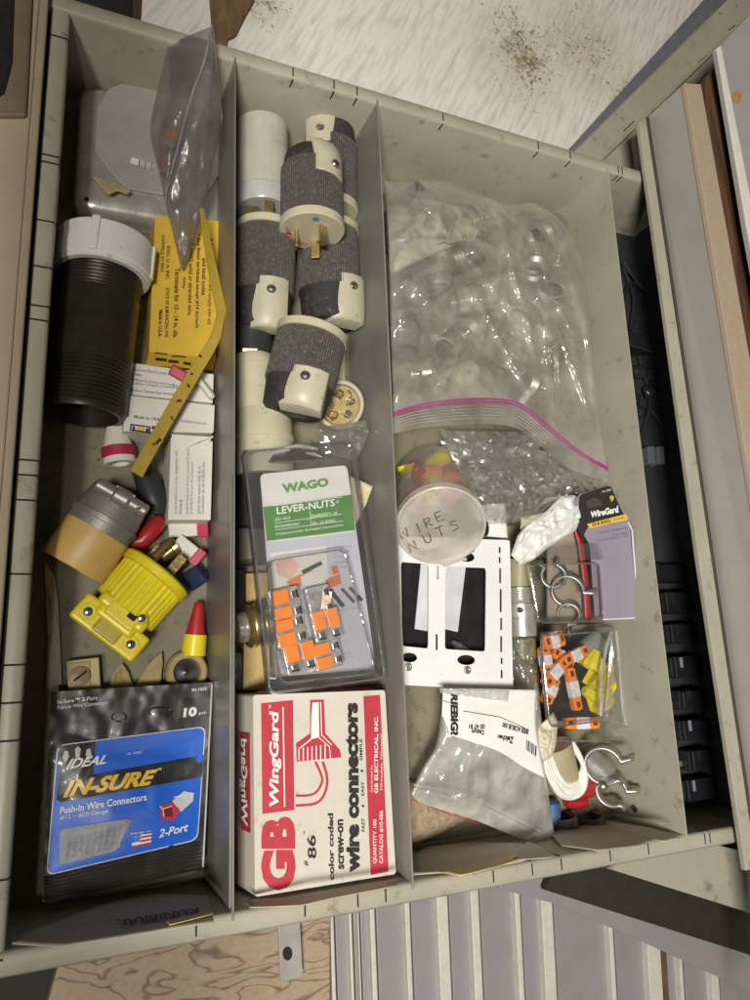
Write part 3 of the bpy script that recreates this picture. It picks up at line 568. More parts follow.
# ---- white breaker-style boxes
t = thing('small_box', 'white cardboard box with blue print and a black and yellow logo, lying crosswise', 'box', P(168, 400, 0))
s1 = Sheet((128, 363, 25), (214, 373, 25), (126, 393, 25))
MB().prism(s1.pts([(129, 362), (214, 374), (213, 403), (126, 394)]), -V((0, 0, 24))).build('carton', CARDW, t, bevel=.6)
s2 = Sheet((126, 397, 29), (215, 405, 29), (123, 432, 29))
MB().prism(s2.pts([(127, 395), (215, 405), (214, 431), (213, 433), (123, 431), (124, 420)]), -V((0, 0, 28))).build('lid', CARDW, t, bevel=.7)
m = MB()
s1.text('Instructions: Remove cover by pressing', [(130, 371), (183, 378), (183, 374), (130, 367)], .0, 0, .3, m); s1.text('the detent.', [(130, 375), (142, 376.5), (142, 373), (130, 371.8)], 0, 0, .3, m)
s1.text('Identify all conductors before handling', [(130, 381), (178, 387.5), (178, 384), (130, 377.5)], 0, 0, .3, m); s1.text('to obtain a snug fit on panelboard', [(130, 384.5), (182, 390), (182, 387), (130, 381.4)], 0, 0, .3, m)
s1.text('Caution: Torque line terminal', [(129, 391.5), (175, 396.5), (175, 393), (129, 388)], .01, 0, .3, m)
s2.text('Made in USA', [(134, 418), (160, 421), (160, 418), (134, 415)], .02, 0, .3, m); s2.text('Homeline branch circ.', [(181, 422), (207, 425), (207, 422), (181, 419)], 0, 0, .3, m)
m.build('lettering', INKB, t)
m = MB(); s2.line([(131, 424.5), (150, 427), (149.5, 432.5), (130.5, 430), (131, 424.5)], 1.4, .35, m); s2.poly([(132.5, 426), (135, 426.3), (135, 430), (132.5, 429.7)], .35, m); s2.poly([(146, 428), (149, 428.4), (148.6, 431.6), (145.6, 431.2)], .35, m)
s2.line([(152.5, 427.5), (160, 428.5)], 3.2, .35, m); m.build('logo_frame', INK, t)
m = MB(); s2.poly([(137, 426.6), (144.5, 427.6), (144.2, 431), (136.7, 430)], .4, m); m.build('logo_centre', GOLD, t)
t = thing('small_box', 'white cardboard box with lines of blue print, standing lengthwise by the divider', 'box', P(190, 480, 0))
s3 = Sheet((171, 440, 30), (213, 440, 30), (168, 518, 30))
MB().prism(s3.pts([(171, 437), (213, 441), (211, 520), (168, 520)]), -V((0, 0, 29))).build('carton', CARDW, t, bevel=.6)
s4 = Sheet((171, 434, 33), (213, 436, 33), (190, 448, 31.2))
fl = [(171, 434)]+[(192+20*math.cos(a), 436+12.5*math.sin(a)) for a in [math.pi*(1-k/12) for k in range(13)]]+[(213, 437)]
s4.slab(fl, .8).build('tuck_flap', CARDW, t, bevel=.2)
m = MB()
for x, y0, y1, tx in ((177.5, 451, 514, 'Install breaker only in box designation 225'), (181.5, 500, 514, 'listed'), (189, 449, 514, 'Install all conductors directly to terminal A and B'), (193, 462, 514, 'proximity to four mm. No component'), (200, 466, 514, 'Switch frame external ANSI 40 or'), (204, 462, 514, 'Conducteur de terre 40/60 mm')):
    s3.text(tx, [(x, y1), (x+1, y0), (x-2.4, y0), (x-3.2, y1)], .0, 0, .3, m)
m.build('lettering', INKB, t)
# ---- yellow strip
sp = [(202, 208, 62), (205, 230, 60), (211, 262, 58), (218, 296, 56), (221, 311, 55), (219, 322, 55), (213, 342, 52), (196, 370, 50), (180, 397, 50), (162, 428, 50), (146, 456, 50), (136, 474, 49)]
def ribbon(L, ws, name, mt, par=None, th=.6, **kw):
    m = MB(); Ls = smoothline(L, 5); W = smoothline([(w,) for w in ws], 5)
    vs = []
    for i, p in enumerate(Ls):
        a = Ls[max(i-1, 0)]; b = Ls[min(i+1, len(Ls)-1)]; d = V((b[0]-a[0], b[1]-a[1])).normalized(); n = V((-d.y, d.x))*W[i][0]/2
        vs += [P(p[0]-n.x, p[1]-n.y, p[2]), P(p[0]+n.x, p[1]+n.y, p[2]+kw.get('tw', 0))]
    m.add(vs, [(2*i, 2*i+1, 2*i+3, 2*i+2) for i in range(len(Ls)-1)]); kw.pop('tw', 0)
    return m.build(name, mt, par, solid=th, **kw)
yo = ribbon(sp, [2.5, 5, 8, 9, 9, 8, 10, 12, 12.5, 13, 13.5, 14], 'marked_strip', YTAPE, th=1.2, tw=2, label='long bent yellow strip with black markings leaning over the white boxes', cat='yellow strip')
sy = Sheet((196, 370, 52.6), (136, 474, 52.6), (150, 470, 52.6)); m = MB()
for (a, b), w, l, th_ in (((200, 356), 3, 6, 60), ((192, 374), 3.4, 5, 20), ((188, 386), 4, 6, 60), ((179, 401), 4.5, 7, -20), ((172, 418), 3, 4, 60), ((158, 441), 5, 9, -55), ((154, 444), 2.5, 6, -10)):
    q_ = ell((a, b), l/2.6, w/3.2, 10, th_); q_ = [(x+random.uniform(-.8, .8), y+random.uniform(-.8, .8)) for x, y in q_]; sy.poly(q_, .6, m)
m.build('markings', INK, yo)
# ---- small items
def nut(A, B, r0, r1, mt, label, group=None, name='wire_nut', ribs=0, parts=(), cat='wire nut'):
    L = (B-A).length; m = MB(); M = frame(A, B); n = ribs*2 if ribs else 28; vs = []; fs = []
    prof = [(0, .02*r0), (0, r0*.6), (L*.04, r0*.88), (L*.12, r0), (L*.7, r1), (L*.97, r1*1.02), (L, r1*.95), (L, r1*.62), (L*.45, r0*.5), (L*.44, .05)]
    for t_, rr in prof:
        for k in range(n):
            a = 2*math.pi*k/n; q = rr*(1-.10*(k % 2)*(1 if ribs and L*.1 < t_ < L*.98 and rr > r0*.7 else 0)); vs.append((q*math.cos(a), q*math.sin(a), t_))
    for i in range(len(prof)-1):
        for k in range(n): k2 = (k+1) % n; fs.append((i*n+k, i*n+k2, (i+1)*n+k2, (i+1)*n+k))
    m.add(vs, fs, M); o = m.build(name, mt, None, smooth=not ribs, ang=50, label=label, cat=cat, group=group)
    for a0, a1, ra, pm, pn in parts: MB().lathe([(L*a0, ra-.5), (L*a0, ra), (L*a1, ra), (L*a1, ra-.5)], n=28, M=M, caps=False).build(pn, pm, o, smooth=True)
    return o
t = MB().box((0, 0, 0), (10, 12, 8), frame(P(178, 373, 32), P(184, 362, 36))).build('square_block', CRIMSON, None, bevel=1.2, label='small crimson square cap lying on the white box beneath the yellow strip', cat='wire cap')
MB().box((0, 0, 6.5), (7, 8.5, 3), frame(P(179, 374, 34), P(190, 381, 32))).build('insert', CARDW, t, bevel=.6)
MB().lathe([(0, 2), (1, 5), (18, 6), (20, 4)], P(196, 376, 31), P(209, 393, 29), 24, sx=.5).build('pull_tab', CARDW, None, smooth=True, label='white rounded plastic tab lying on the box right of the yellow strip', cat='plastic tab')
nut(P(115, 422, 12), P(120, 464, 12), 6.5, 11, CARDW, 'white bell shaped connector with a crimson band below the iron nipple', parts=((.62, .86, 11.6, CRIMSON, 'band'),), name='bell_connector', cat='connector')
# ---- grey and tan plug
t = thing('cord_connector', 'old cord connector with grey metal shell and tan plastic body', 'cord connector', P(95, 530, 0))
A, B = P(123, 494, 30), P(73, 568, 23); L = (B-A).length; M = frame(A, B)
MB().lathe([(0, 6), (0, 17), (2, 19.5), (8, 20.5), (20, 22), (20.5, 23.4), (24, 23.4), (24.3, 22.5), (30, 22.5), (31, 20)], M=M, n=48).build('metal_shell', ZINC, t, smooth=True)
MB().lathe([(29, 20), (30, 22.2), (L-1, 22.6), (L, 22), (L, 19), (L-.8, 18.5), (L-.8, .1)], M=M, n=48, caps=False).build('body', TANPL, t, smooth=True)
m = MB(); Mc = frame(P(104, 488, 47), P(139, 508, 47))
ln = (P(139, 508, 47)-P(104, 488, 47)).length
m.lathe([(-6, 3), (-5, 6), (ln*.28, 6.2), (ln*.30, 8), (ln*.68, 8), (ln*.72, 6.2), (ln+5, 6), (ln+6, 3)], M=Mc, n=20, sx=.8)
m.box((-8, 0, ln/2), (18, 12, ln*.55), Mc); cl = m.build('cord_clamp', ZINC, t, smooth=True, ang=40, bevel=.6)
for a, b in ((105, 487), (138, 508)):
    MB().lathe([(0, 5.2), (3, 5.2), (3.2, 4.2), (1.8, 4.0), (1.8, 1.4), (2.8, 1.2), (2.8, .1)], P(a, b, 53), P(a, b, 53)+(CAM-P(a, b, 51)), 20, caps=False).build('screw', SCREW, cl, smooth=True)
m = MB(); m.tube([P(140, 466, 12), P(146, 478, 14), P(152, 495, 15), P(155, 505, 14), P(154, 514, 13)], [7, 8.5, 9.5, 10.5, 8], 16); m.build('rubber_boot', RUBBER, None, smooth=True, ang=60, label='stubby black rubber boot beside the grey metal cord clamp', cat='rubber boot')
m = MB(); m.tube([P(124, 546, 12), P(130, 542, 13), P(141, 541, 15), P(150, 533, 16), P(158, 522, 16), P(161, 519, 15)], [3.5, 5, 6.2, 6.2, 6.2, 3.5], 16); m.build('crimp_cap', RED, None, smooth=True, ang=60, label='bent glossy red plastic sleeve lying behind the yellow plug', cat='plastic sleeve')
# ---- yellow plug
t = thing('yellow_plug', 'bright yellow ribbed electrical plug with a screwed cord clamp', 'plug', P(130, 600, 0))
A, B = P(101, 638, 24), P(159, 571, 27); L = (B-A).length; M = frame(A, B); U = M.to_3x3()
m = MB(); n = 96; prof = [(L*.38, 19), (L*.40, 22.5), (L-7.5, 23.5), (L-7.5, 20)]; vs = []; fs = []
for t_, rr in prof:
    for k in range(n):
        a = 2*math.pi*k/n; q = rr-(.9 if k % 3 == 0 and rr > 21 else 0); vs.append((q*math.cos(a), q*math.sin(a)*1.0, t_))
for i in range(3):
    for k in range(n): k2 = (k+1) % n; fs.append((i*n+k, i*n+k2, (i+1)*n+k2, (i+1)*n+k))
m.add(vs, fs, M); bd = m.build('ribbed_body', YELLOW, t, smooth=True, ang=18)
MB().lathe([(L-8, 18), (L-8, 21), (L-6.5, 25.4), (L-1.5, 25.6), (L, 24), (L, .1)], M=M, n=64, caps=False).build('face_flange', YELLOW, t, smooth=True, ang=30)
m = MB(); m.box((1, 0, L*.36), (36, 36, 10), M); m.box((2, 0, L*.26), (30, 30, 12), M); m.build('shoulder', YELLOW, t, bevel=3.5, seg=4)
m = MB(); m.box((4, 0, 8), (20, 50, 19), M); m.build('rear_block', YELLOW, t, bevel=2.4, seg=4)
X90 = Matrix.Rotation(math.radians(90), 4, 'Y'); XM = lambda y, z, x: M @ Matrix.Translation((x, y, z)) @ X90
for y_, z_, x_, rr, hh in ((-17, 7.5, 10, 6, 4.5), (17, 7.5, 10, 6, 4.5), (11, 24, 15, 4.6, 5)):
    o = MB().lathe([(0, rr+1), (hh-1, rr), (hh, rr-1), (hh, 3.6), (hh-1.6, 3.4), (hh-1.6, .1)], M=XM(y_, z_, x_), n=28, caps=False).build('screw_boss', YELLOW, t, smooth=True, ang=40)
    MB().lathe([(hh-1.6, 3.1), (hh-.4, 3.0), (hh+.2, 2.2), (hh+.3, .1)], M=XM(y_, z_, x_), n=20, caps=False).build('screw', SCREW, o, smooth=True)
    MB().box((0, 0, hh+.3), (4.4, .8, .3), XM(y_, z_, x_) @ Matrix.Rotation(.6, 4, 'Z')).build('slot', DARK, o)
MB().box((13.5, 0, 7), (4, 18, 13), M).build('cord_saddle', mat('dull_yellow', (.50, .38, .03), .4), t, bevel=1.6, seg=3)
MB().box((18, 1, 18), (4, 22, 10), M).build('clamp_bridge', YELLOW, t, bevel=1.5, seg=3)
MB().box((20.4, 6, 21), (1, 6, 4), M).build('clamp_gap', DARK, t)
m = MB(); m.box((6, 6, L+8), (2, 7, 18), M); m.build('prong', BRASSD, t, bevel=.5); MB().box((-6, -10, L+7), (2, 7, 16), M).build('prong', BRASSD, t, bevel=.5); MB().lathe([(L, 3), (L+18, 3), (L+21, 1.5)], M=M @ Matrix.Translation((5, -8, 0)), n=16).build('ground_pin', BRASSD, t, smooth=True)
def twoport(p0, p1, z, body, cap, label, w=11, cat='wire connector', name='push_connector'):
    A, B = P(*p0, z), P(*p1, z+1); L = (B-A).length; M = frame(A, B)
    o = MB().box((0, 0, L*.38), (8, w, L*.76), M).build(name, body, None, bevel=1.2, label=label, cat=cat)
    MB().box((0, 0, L*.86), (9.5, w+2, L*.3), M).build('port_cap', cap, o, bevel=.8)
    MB().box((0, 0, L*1.01), (5, w*.7, .4), M).build('port', DARK, o); return o
twoport((168, 530), (207, 528), 10, CARDW, CRIMSON, 'cream connector with crimson cap just below the upright white box')
twoport((176, 540), (201, 560), 14, CARDW, CRIMSON, 'cream connector with crimson cap between its twin and the navy cap')
MB().box((0, 0, 0), (13, 14, 14), frame(P(196, 577, 12), P(206, 570, 16))).build('cap', NAVY, None, bevel=1.4, label='small navy blue square cap beside the prongs of the yellow plug', cat='plastic cap')
MB().box((0, 0, 0), (12, 11, 14), frame(P(178, 564, 8), P(188, 556, 12))).build('cap', BLACK, None, bevel=2, label='small black cap half hidden between yellow plug and navy cap', cat='plastic cap')
MB().lathe([(0, 3), (1, 5), (10, 5.5), (11, 7), (15, 7), (16, 4)], P(160, 558, 10), P(178, 545, 14), 16).build('terminal_lug', BRASSD, None, smooth=True, label='dirty brass lug above the flange of the yellow plug', cat='brass lug')
o = nut(P(199, 602, 14), P(193, 656, 10), 3.6, 7.6, RED, 'slim wire nut with red tip and yellow skirt by the first divider', ribs=0, parts=())
A, B = P(199, 602, 14), P(193, 656, 10); L = (B-A).length
MB().lathe([(L*.60, 6.5), (L*.60, 8), (L*.98, 8.6), (L*1.0, 7)], A, B, 32, caps=False).build('skirt', YELLOW, o, smooth=True)
m = MB(); c = P(185, 672, 6)
m.lathe([(0, 9), (0, 13.5), (2, 14.5), (7, 14.5), (9, 13), (9, 9.5), (5, 8.5), (0, 9)], c, c+V((0, 0, 1)), 40, caps=False); o = m.build('grommet', mat('old_beige_ring', (.34, .27, .12), .5, var=.2), None, smooth=True, label='dull beige ring lying under the slim wire nut', cat='ring')
MB().lathe([(0, 9), (4, 8.8), (4, 3), (5, .1)], c, c+V((0, 0, 1)), 30, caps=False).build('core', BLACK, o, smooth=True)
t = thing('rotary_switch', 'small square beige plate with a slotted round boss at the left wall', 'switch plate', P(85, 675, 0))
MB().prism([P(a, b, 12) for a, b in ((66, 661), (99, 657), (101, 690), (69, 696))], 11).build('plate', mat('old_ivory', (.48, .40, .22), .5, var=.1), t, bevel=.8)
MB().prism([P(a, b, 13) for a, b in ((68, 663), (90, 661), (91, 690), (70, 693))], 1).build('raised_face', mat('old_ivory_dark', (.36, .29, .15), .5), t, bevel=.4)
c = P(80, 676, 12.8); o = MB().lathe([(0, 6.4), (1.4, 6.2), (1.8, 5), (1.8, .1)], c, c+V((0, 0, 1)), 28, caps=False).build('boss', mat('boss_brown', (.26, .17, .08), .45), t, smooth=True)
MB().box((0, 0, 1.9), (1.4, 10, .4), Matrix.Translation(c) @ Matrix.Rotation(-.9, 4, 'Z')).build('slot', DARK, o)
scrap(dense([(109, 690), (113, 672), (122, 663), (129, 672), (134, 690)]), 5, 'paper_scrap', SCRAP, 'small tan paper scrap left of the triangular one above the black bag', 'paper scrap', 2, seed=3)
o = scrap(dense([(133, 690), (148, 664), (162, 652), (163, 662), (160, 690)]), 6, 'paper_scrap', SCRAP, 'triangular tan paper scrap with a dark outline above the black bag', 'paper scrap', 1, seed=5)
scrap(dense([(44, 560), (54, 575), (58, 600), (60, 640), (62, 684), (46, 690), (48, 640), (46, 600)]), 3, 'torn_card', PAPERT, 'torn brown card strip standing by the left wall', 'torn card', 1.5, seed=9)
# debris
dm = MB()
for k in range(60):
    x, y = random.uniform(5, 225), random.uniform(-125, 430); s_ = random.uniform(.3, 1.0)
    dm.box((0, 0, 0), (s_*2, s_, s_), Matrix.Translation((x, y, s_*.6)) @ Matrix.Rotation(random.uniform(0, 6), 4, 'Z'))
dm.build('floor_crumbs', mat('crumb', (.10, .07, .04), .9), None, label='crumbs and grit scattered over the drawer floor', cat='grit', kind='stuff')
# ---- black and blue bag
t = thing('connector_bag', 'black and blue plastic hang bag of push in wire connectors', 'product bag', P(125, 790, 5))
hb = lambda x, y: 1.2*noise.noise(V((x*.05, y*.05, 2)))+.7*noise.noise(V((x*.13, y*.11, 7)))
zs = 30
bs_ = Sheet((51, 693, 24), (213, 682, 27), (42, 903, 20), hb)
Q0 = [(42, 902), (203, 868), (213, 682), (51, 692)]
def bagh(u, v): return 8*math.sin(math.pi*u)*math.sin(math.pi*min(1, max(0, (v-.06)/.76)))
def bs_at(px, py, off=0):
    # share along the bag for the pillow bulge
    v = (903-py-(px-42)*-.2)/(903-690); u = (px-47)/(165); u = min(1, max(0, u)); v = min(1, max(0, v))
    return bs_.at(px, py, off+bagh(u, v))
class Bulge:
    at = staticmethod(bs_at)
    pts = lambda s, L, off=0.: [bs_at(p[0], p[1], off) for p in L]
    poly = Sheet.poly; quad = Sheet.quad; line = Sheet.line; text = Sheet.text
bb = Bulge()
m = MB(); N_ = 120
m.grid(lambda u, v: bb.at(*bil(Q0, u, v), 0), N_, N_); m.grid(lambda u, v: bb.at(*bil(Q0, u, v), 0)+V((0, 0, -1.2-1.6*bagh(u, v)))-V((0, 0, 0)), N_, N_)
m.build('pouch', BLKF, t, smooth=True, norm=False, ang=80)
# horizontal ribs of the lower seal
m = MB()
for k in range(8):
    a = 18+k*0.0; y0 = 878+k*3.6; y1 = 842+k*3.7
    m.tube([bb.at(44+(201-44)*i/20, y0+(y1-y0)*i/20, .3) for i in range(21)], .85, 6)
m.build('seal_ribs', mat('rib_film', (.035, .033, .028), .35, var=.2), t, smooth=True)
def strip(poly_q, off, mt, name, nu=40, nv=16): return bb.quad(poly_q, off, nu, nv).build(name, mt, t, smooth=True, norm=False, ang=80)
def warp_poly(L, off, nu=1):       # fan polygon with subdivided interior
    cx = sum(p[0] for p in L)/len(L); cy = sum(p[1] for p in L)/len(L); m = MB(); R_ = 24; n = len(L); vs = []; fs = []
    for r in range(R_+1):
        for j in range(n): vs.append(bb.at(cx+(L[j][0]-cx)*r/R_, cy+(L[j][1]-cy)*r/R_, off))
    for r in range(R_):
        for j in range(n): fs.append((r*n+j, r*n+(j+1) % n, (r+1)*n+(j+1) % n, (r+1)*n+j))
    m.add(vs, fs); return m
bq = [(47, 875), (197, 839), (205, 727), (58, 746)]
def dens2(L, k=3): return dense(L, k)
warp_poly(dens2(rrect([(46, 876), (198, 840), (206, 726), (57, 745)], .05, 4, 1.2)), 1.5).build('blue_border', SILV, t, smooth=True, norm=False, ang=80)
warp_poly(dens2(rrect([(47.3, 874.6), (197, 839), (204.7, 727.4), (58.3, 746.2)], .05, 4, 1.2)), 1.9).build('blue_panel', BLUE, t, smooth=True, norm=False, ang=80)
strip([(56.4, 803), (202, 777), (203.8, 755), (57.4, 781)], 2.4, BLKF, 'black_band')
bb.quad([(57, 782), (93, 775.5), (95, 741.8), (59, 746.5)], 2.5, 20, 20).build('logo_patch', BLKF, t, norm=False, smooth=True)
m = MB(); bb.text('IDEAL', [(65.5, 769.5), (106, 763.5), (108.5, 754.5), (69, 759)], .03, .25, 3.05, m)
bb.text('Push-In Wire Connectors', [(60, 814), (146.5, 800.5), (147, 793), (60.5, 807)], .02, 0, 2.80, m); bb.text('#12 ~ #20 Gauge', [(60, 821), (108, 814), (108.5, 808.5), (60.5, 815.5)], 0, 0, 2.80, m)
bb.text('2-Port', [(158.5, 838), (188, 831), (188.5, 822.5), (159.5, 829.5)], .02, .2, 2.80, m)
bb.text('In-Sure\u2122 2-Port', [(57.5, 704), (97.5, 699.5), (97.5, 695.5), (57.5, 700)], .01, 0, .7, m); bb.text('Push-In Wire Connectors', [(57.5, 709.5), (107.5, 704), (107.5, 700.5), (57.5, 705.7)], 0, 0, .7, m)
bb.text('30-1032', [(191.5, 691.5), (207, 690), (207, 687), (191.5, 688.5)], .01, 0, .7, m); bb.text('10', [(183, 717.5), (196.5, 716), (197, 706.5), (184, 708)], .05, 0, .7, m); bb.text('pcs', [(199, 715.5), (206, 714.5), (206, 711.5), (199, 712.5)], 0, 0, .7, m)
bb.text('UL 486C', [(126.5, 755), (143, 753), (143, 750.5), (126.5, 752.5)], 0, 0, 2.80, m); bb.text('\u2122', [(157, 771), (161.5, 770), (161.5, 767.5), (157, 768.5)], 0, 0, 3.10, m)
bb.text('Made in', [(131, 835), (151, 831.5), (151, 829.8), (131, 833.2)], 0, 0, 2.80, m)
m.each('white_lettering', INKW, t, norm=False)
bb.text('IN-SURE', [(63, 798), (153, 784.5), (158, 769), (67.5, 780.5)], .045, .22, 3.0).build('gold_lettering', GOLD, t, norm=False)
bb.text('IN-SURE', [(62.2, 799.4), (152.2, 786), (157.2, 770.4), (66.7, 782)], .065, .22, 2.7).build('lettering_shadow', INK, t, norm=False)
m = MB()
for c_, an in (((66, 756), -35), ((78, 752), 0), ((89, 754), 38)):
    bb.poly([bil([(c_[0]-3, c_[1]+5), (c_[0]+2, c_[1]+6), (c_[0]+3, c_[1]-5), (c_[0]-3, c_[1]-5)], .5+(u-.5)*math.cos(math.radians(an))-(v-.5)*math.sin(math.radians(an)), .5+(u-.5)*math.sin(math.radians(an))+(v-.5)*math.cos(math.radians(an))) for u, v in ((.1, 0), (.9, 0), (1, .8), (.5, 1.1), (0, .8))], 2.90, m)
m.build('logo_fingers', SILV, t, norm=False)
wp = warp_poly(dens2(rrect([(59, 865), (116, 851), (133, 818), (60, 829)], .08, 4, 1.2)), 2.4).build('clear_window', mat('window_film', (.27, .28, .31), .5, var=.35, vs=120, bump=.2, bs=160), t, smooth=True, norm=False, ang=80)
m = MB()
for k in range(9): m.add([bb.at(*q_, 3.10) for q_ in ((65+k*6.4, 860-k*1.5), (68.5+k*6.4, 859-k*1.5), (70+k*6.6, 838-k*1.4), (67+k*6.6, 838.6-k*1.4))], [(0, 1, 2, 3)])
m.build('window_contents', film('contents_seen', haze=.4, hcol=(.5, .51, .54), rough=.4, refl=.1), wp)
# printed connector picture
m = MB(); bb.poly([(160, 806), (174, 801), (180, 810), (174, 821), (161, 819)], 2.85, m); m.build('picture_red', INKR, t, norm=False)
m = MB(); bb.poly([(163, 809), (172, 806), (173, 816), (164, 817)], 2.95, m); m.build('picture_shadow', mat('dark_red', (.16, .01, .015), .5), t, norm=False)
m = MB(); bb.poly([(172, 801), (184, 791), (194, 793), (193, 801), (181, 812)], 2.80, m); m.build('picture_grey', SILV, t, norm=False)
m = MB(); bb.line([(160, 806), (163, 809), (164, 817)], .8, 3.00, m); bb.line([(163, 809), (172, 806)], .7, 3.00, m); bb.line([(174, 797), (187, 795)], .8, 3.00, m); m.build('picture_lines', INKW, t, norm=False)
# flag
fq = [(132, 848), (151, 844), (152, 833), (132, 836)]
bb.quad(fq, 2.80, 6, 6).build('flag_field', INKW, t, norm=False)
m = MB()
for k in range(3): bb.quad([bil(fq, .4 if k > 0 else 0, k*.34), bil(fq, 1, k*.34), bil(fq, 1, k*.34+.17), bil(fq, .4 if k > 0 else 0, k*.34+.17)], 3.00, 4, 2, m)
m.build('flag_stripes', INKR, t, norm=False)
bb.quad([bil(fq, 0, .42), bil(fq, .42, .42), bil(fq, .42, 1), bil(fq, 0, 1)], 3.05, 4, 4).build('flag_canton', BLUE, t, norm=False)
m = MB()
for a, b, an in ((119, 717, -20), (160, 712, 15)):
    m.tube([bb.at(a+9*math.cos(q_)*(1.3 if b < 714 else .8), b+4.5*math.sin(q_), .7+.8*math.sin(q_*2)) for q_ in [k*2*math.pi/20*.8+an for k in range(21)]], .5, 6)
m.build('hang_hole_rim', BLKF, t, smooth=True)
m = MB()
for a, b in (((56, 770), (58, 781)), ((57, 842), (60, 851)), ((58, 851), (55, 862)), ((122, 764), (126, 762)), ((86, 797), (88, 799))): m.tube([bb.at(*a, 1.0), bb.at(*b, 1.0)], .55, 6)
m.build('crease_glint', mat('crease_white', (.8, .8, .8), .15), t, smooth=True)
m = MB(); m.tube([bb.at(212-9*i/30, 684+183*i/30, .4+.3*math.sin(i*3)) for i in range(31)], .6, 6); m.build('side_seal', SILV, t, smooth=True)
# papers at the near end
def paper(L, z, name, mt, label, cat='paper', crum=.6, seed=0, th=.35, group=None, k=.06): return scrap(dense(L, 5), z, name, mt, label, cat, crum, group, th, k, seed)
o = paper([(14, 936), (12, 944), (60, 947), (130, 936), (214, 922), (208, 896), (150, 893), (100, 905), (60, 920)], 5, 'paper_sheet', PAPERT, 'grey brown printed paper lying against the near wall under the black and blue bag', seed=2)
pl = Sheet((60, 940, max(5, nearz(60, 940, 5))), (200, 917, max(5, nearz(200, 917, 5))), (130, 915, max(5, nearz(130, 915, 5)))); pl.text('KUNIBRAL', [(198, 907), (118, 920), (119, 926), (199, 913)], .02, 0, 1.6).build('lettering', mat('faded_ink', (.10, .085, .07), .7), o)
paper([(166, 921), (212, 911), (213, 914), (170, 925)], 10, 'paper_edge', PAPERY, 'narrow folded manila edge on the grey brown paper', seed=4)
paper([(118, 889), (196, 870), (200, 876), (150, 888)], 11, 'paper_sheet', PAPERT, 'pale curled paper strip showing under the lower seal of the black and blue bag', seed=6)
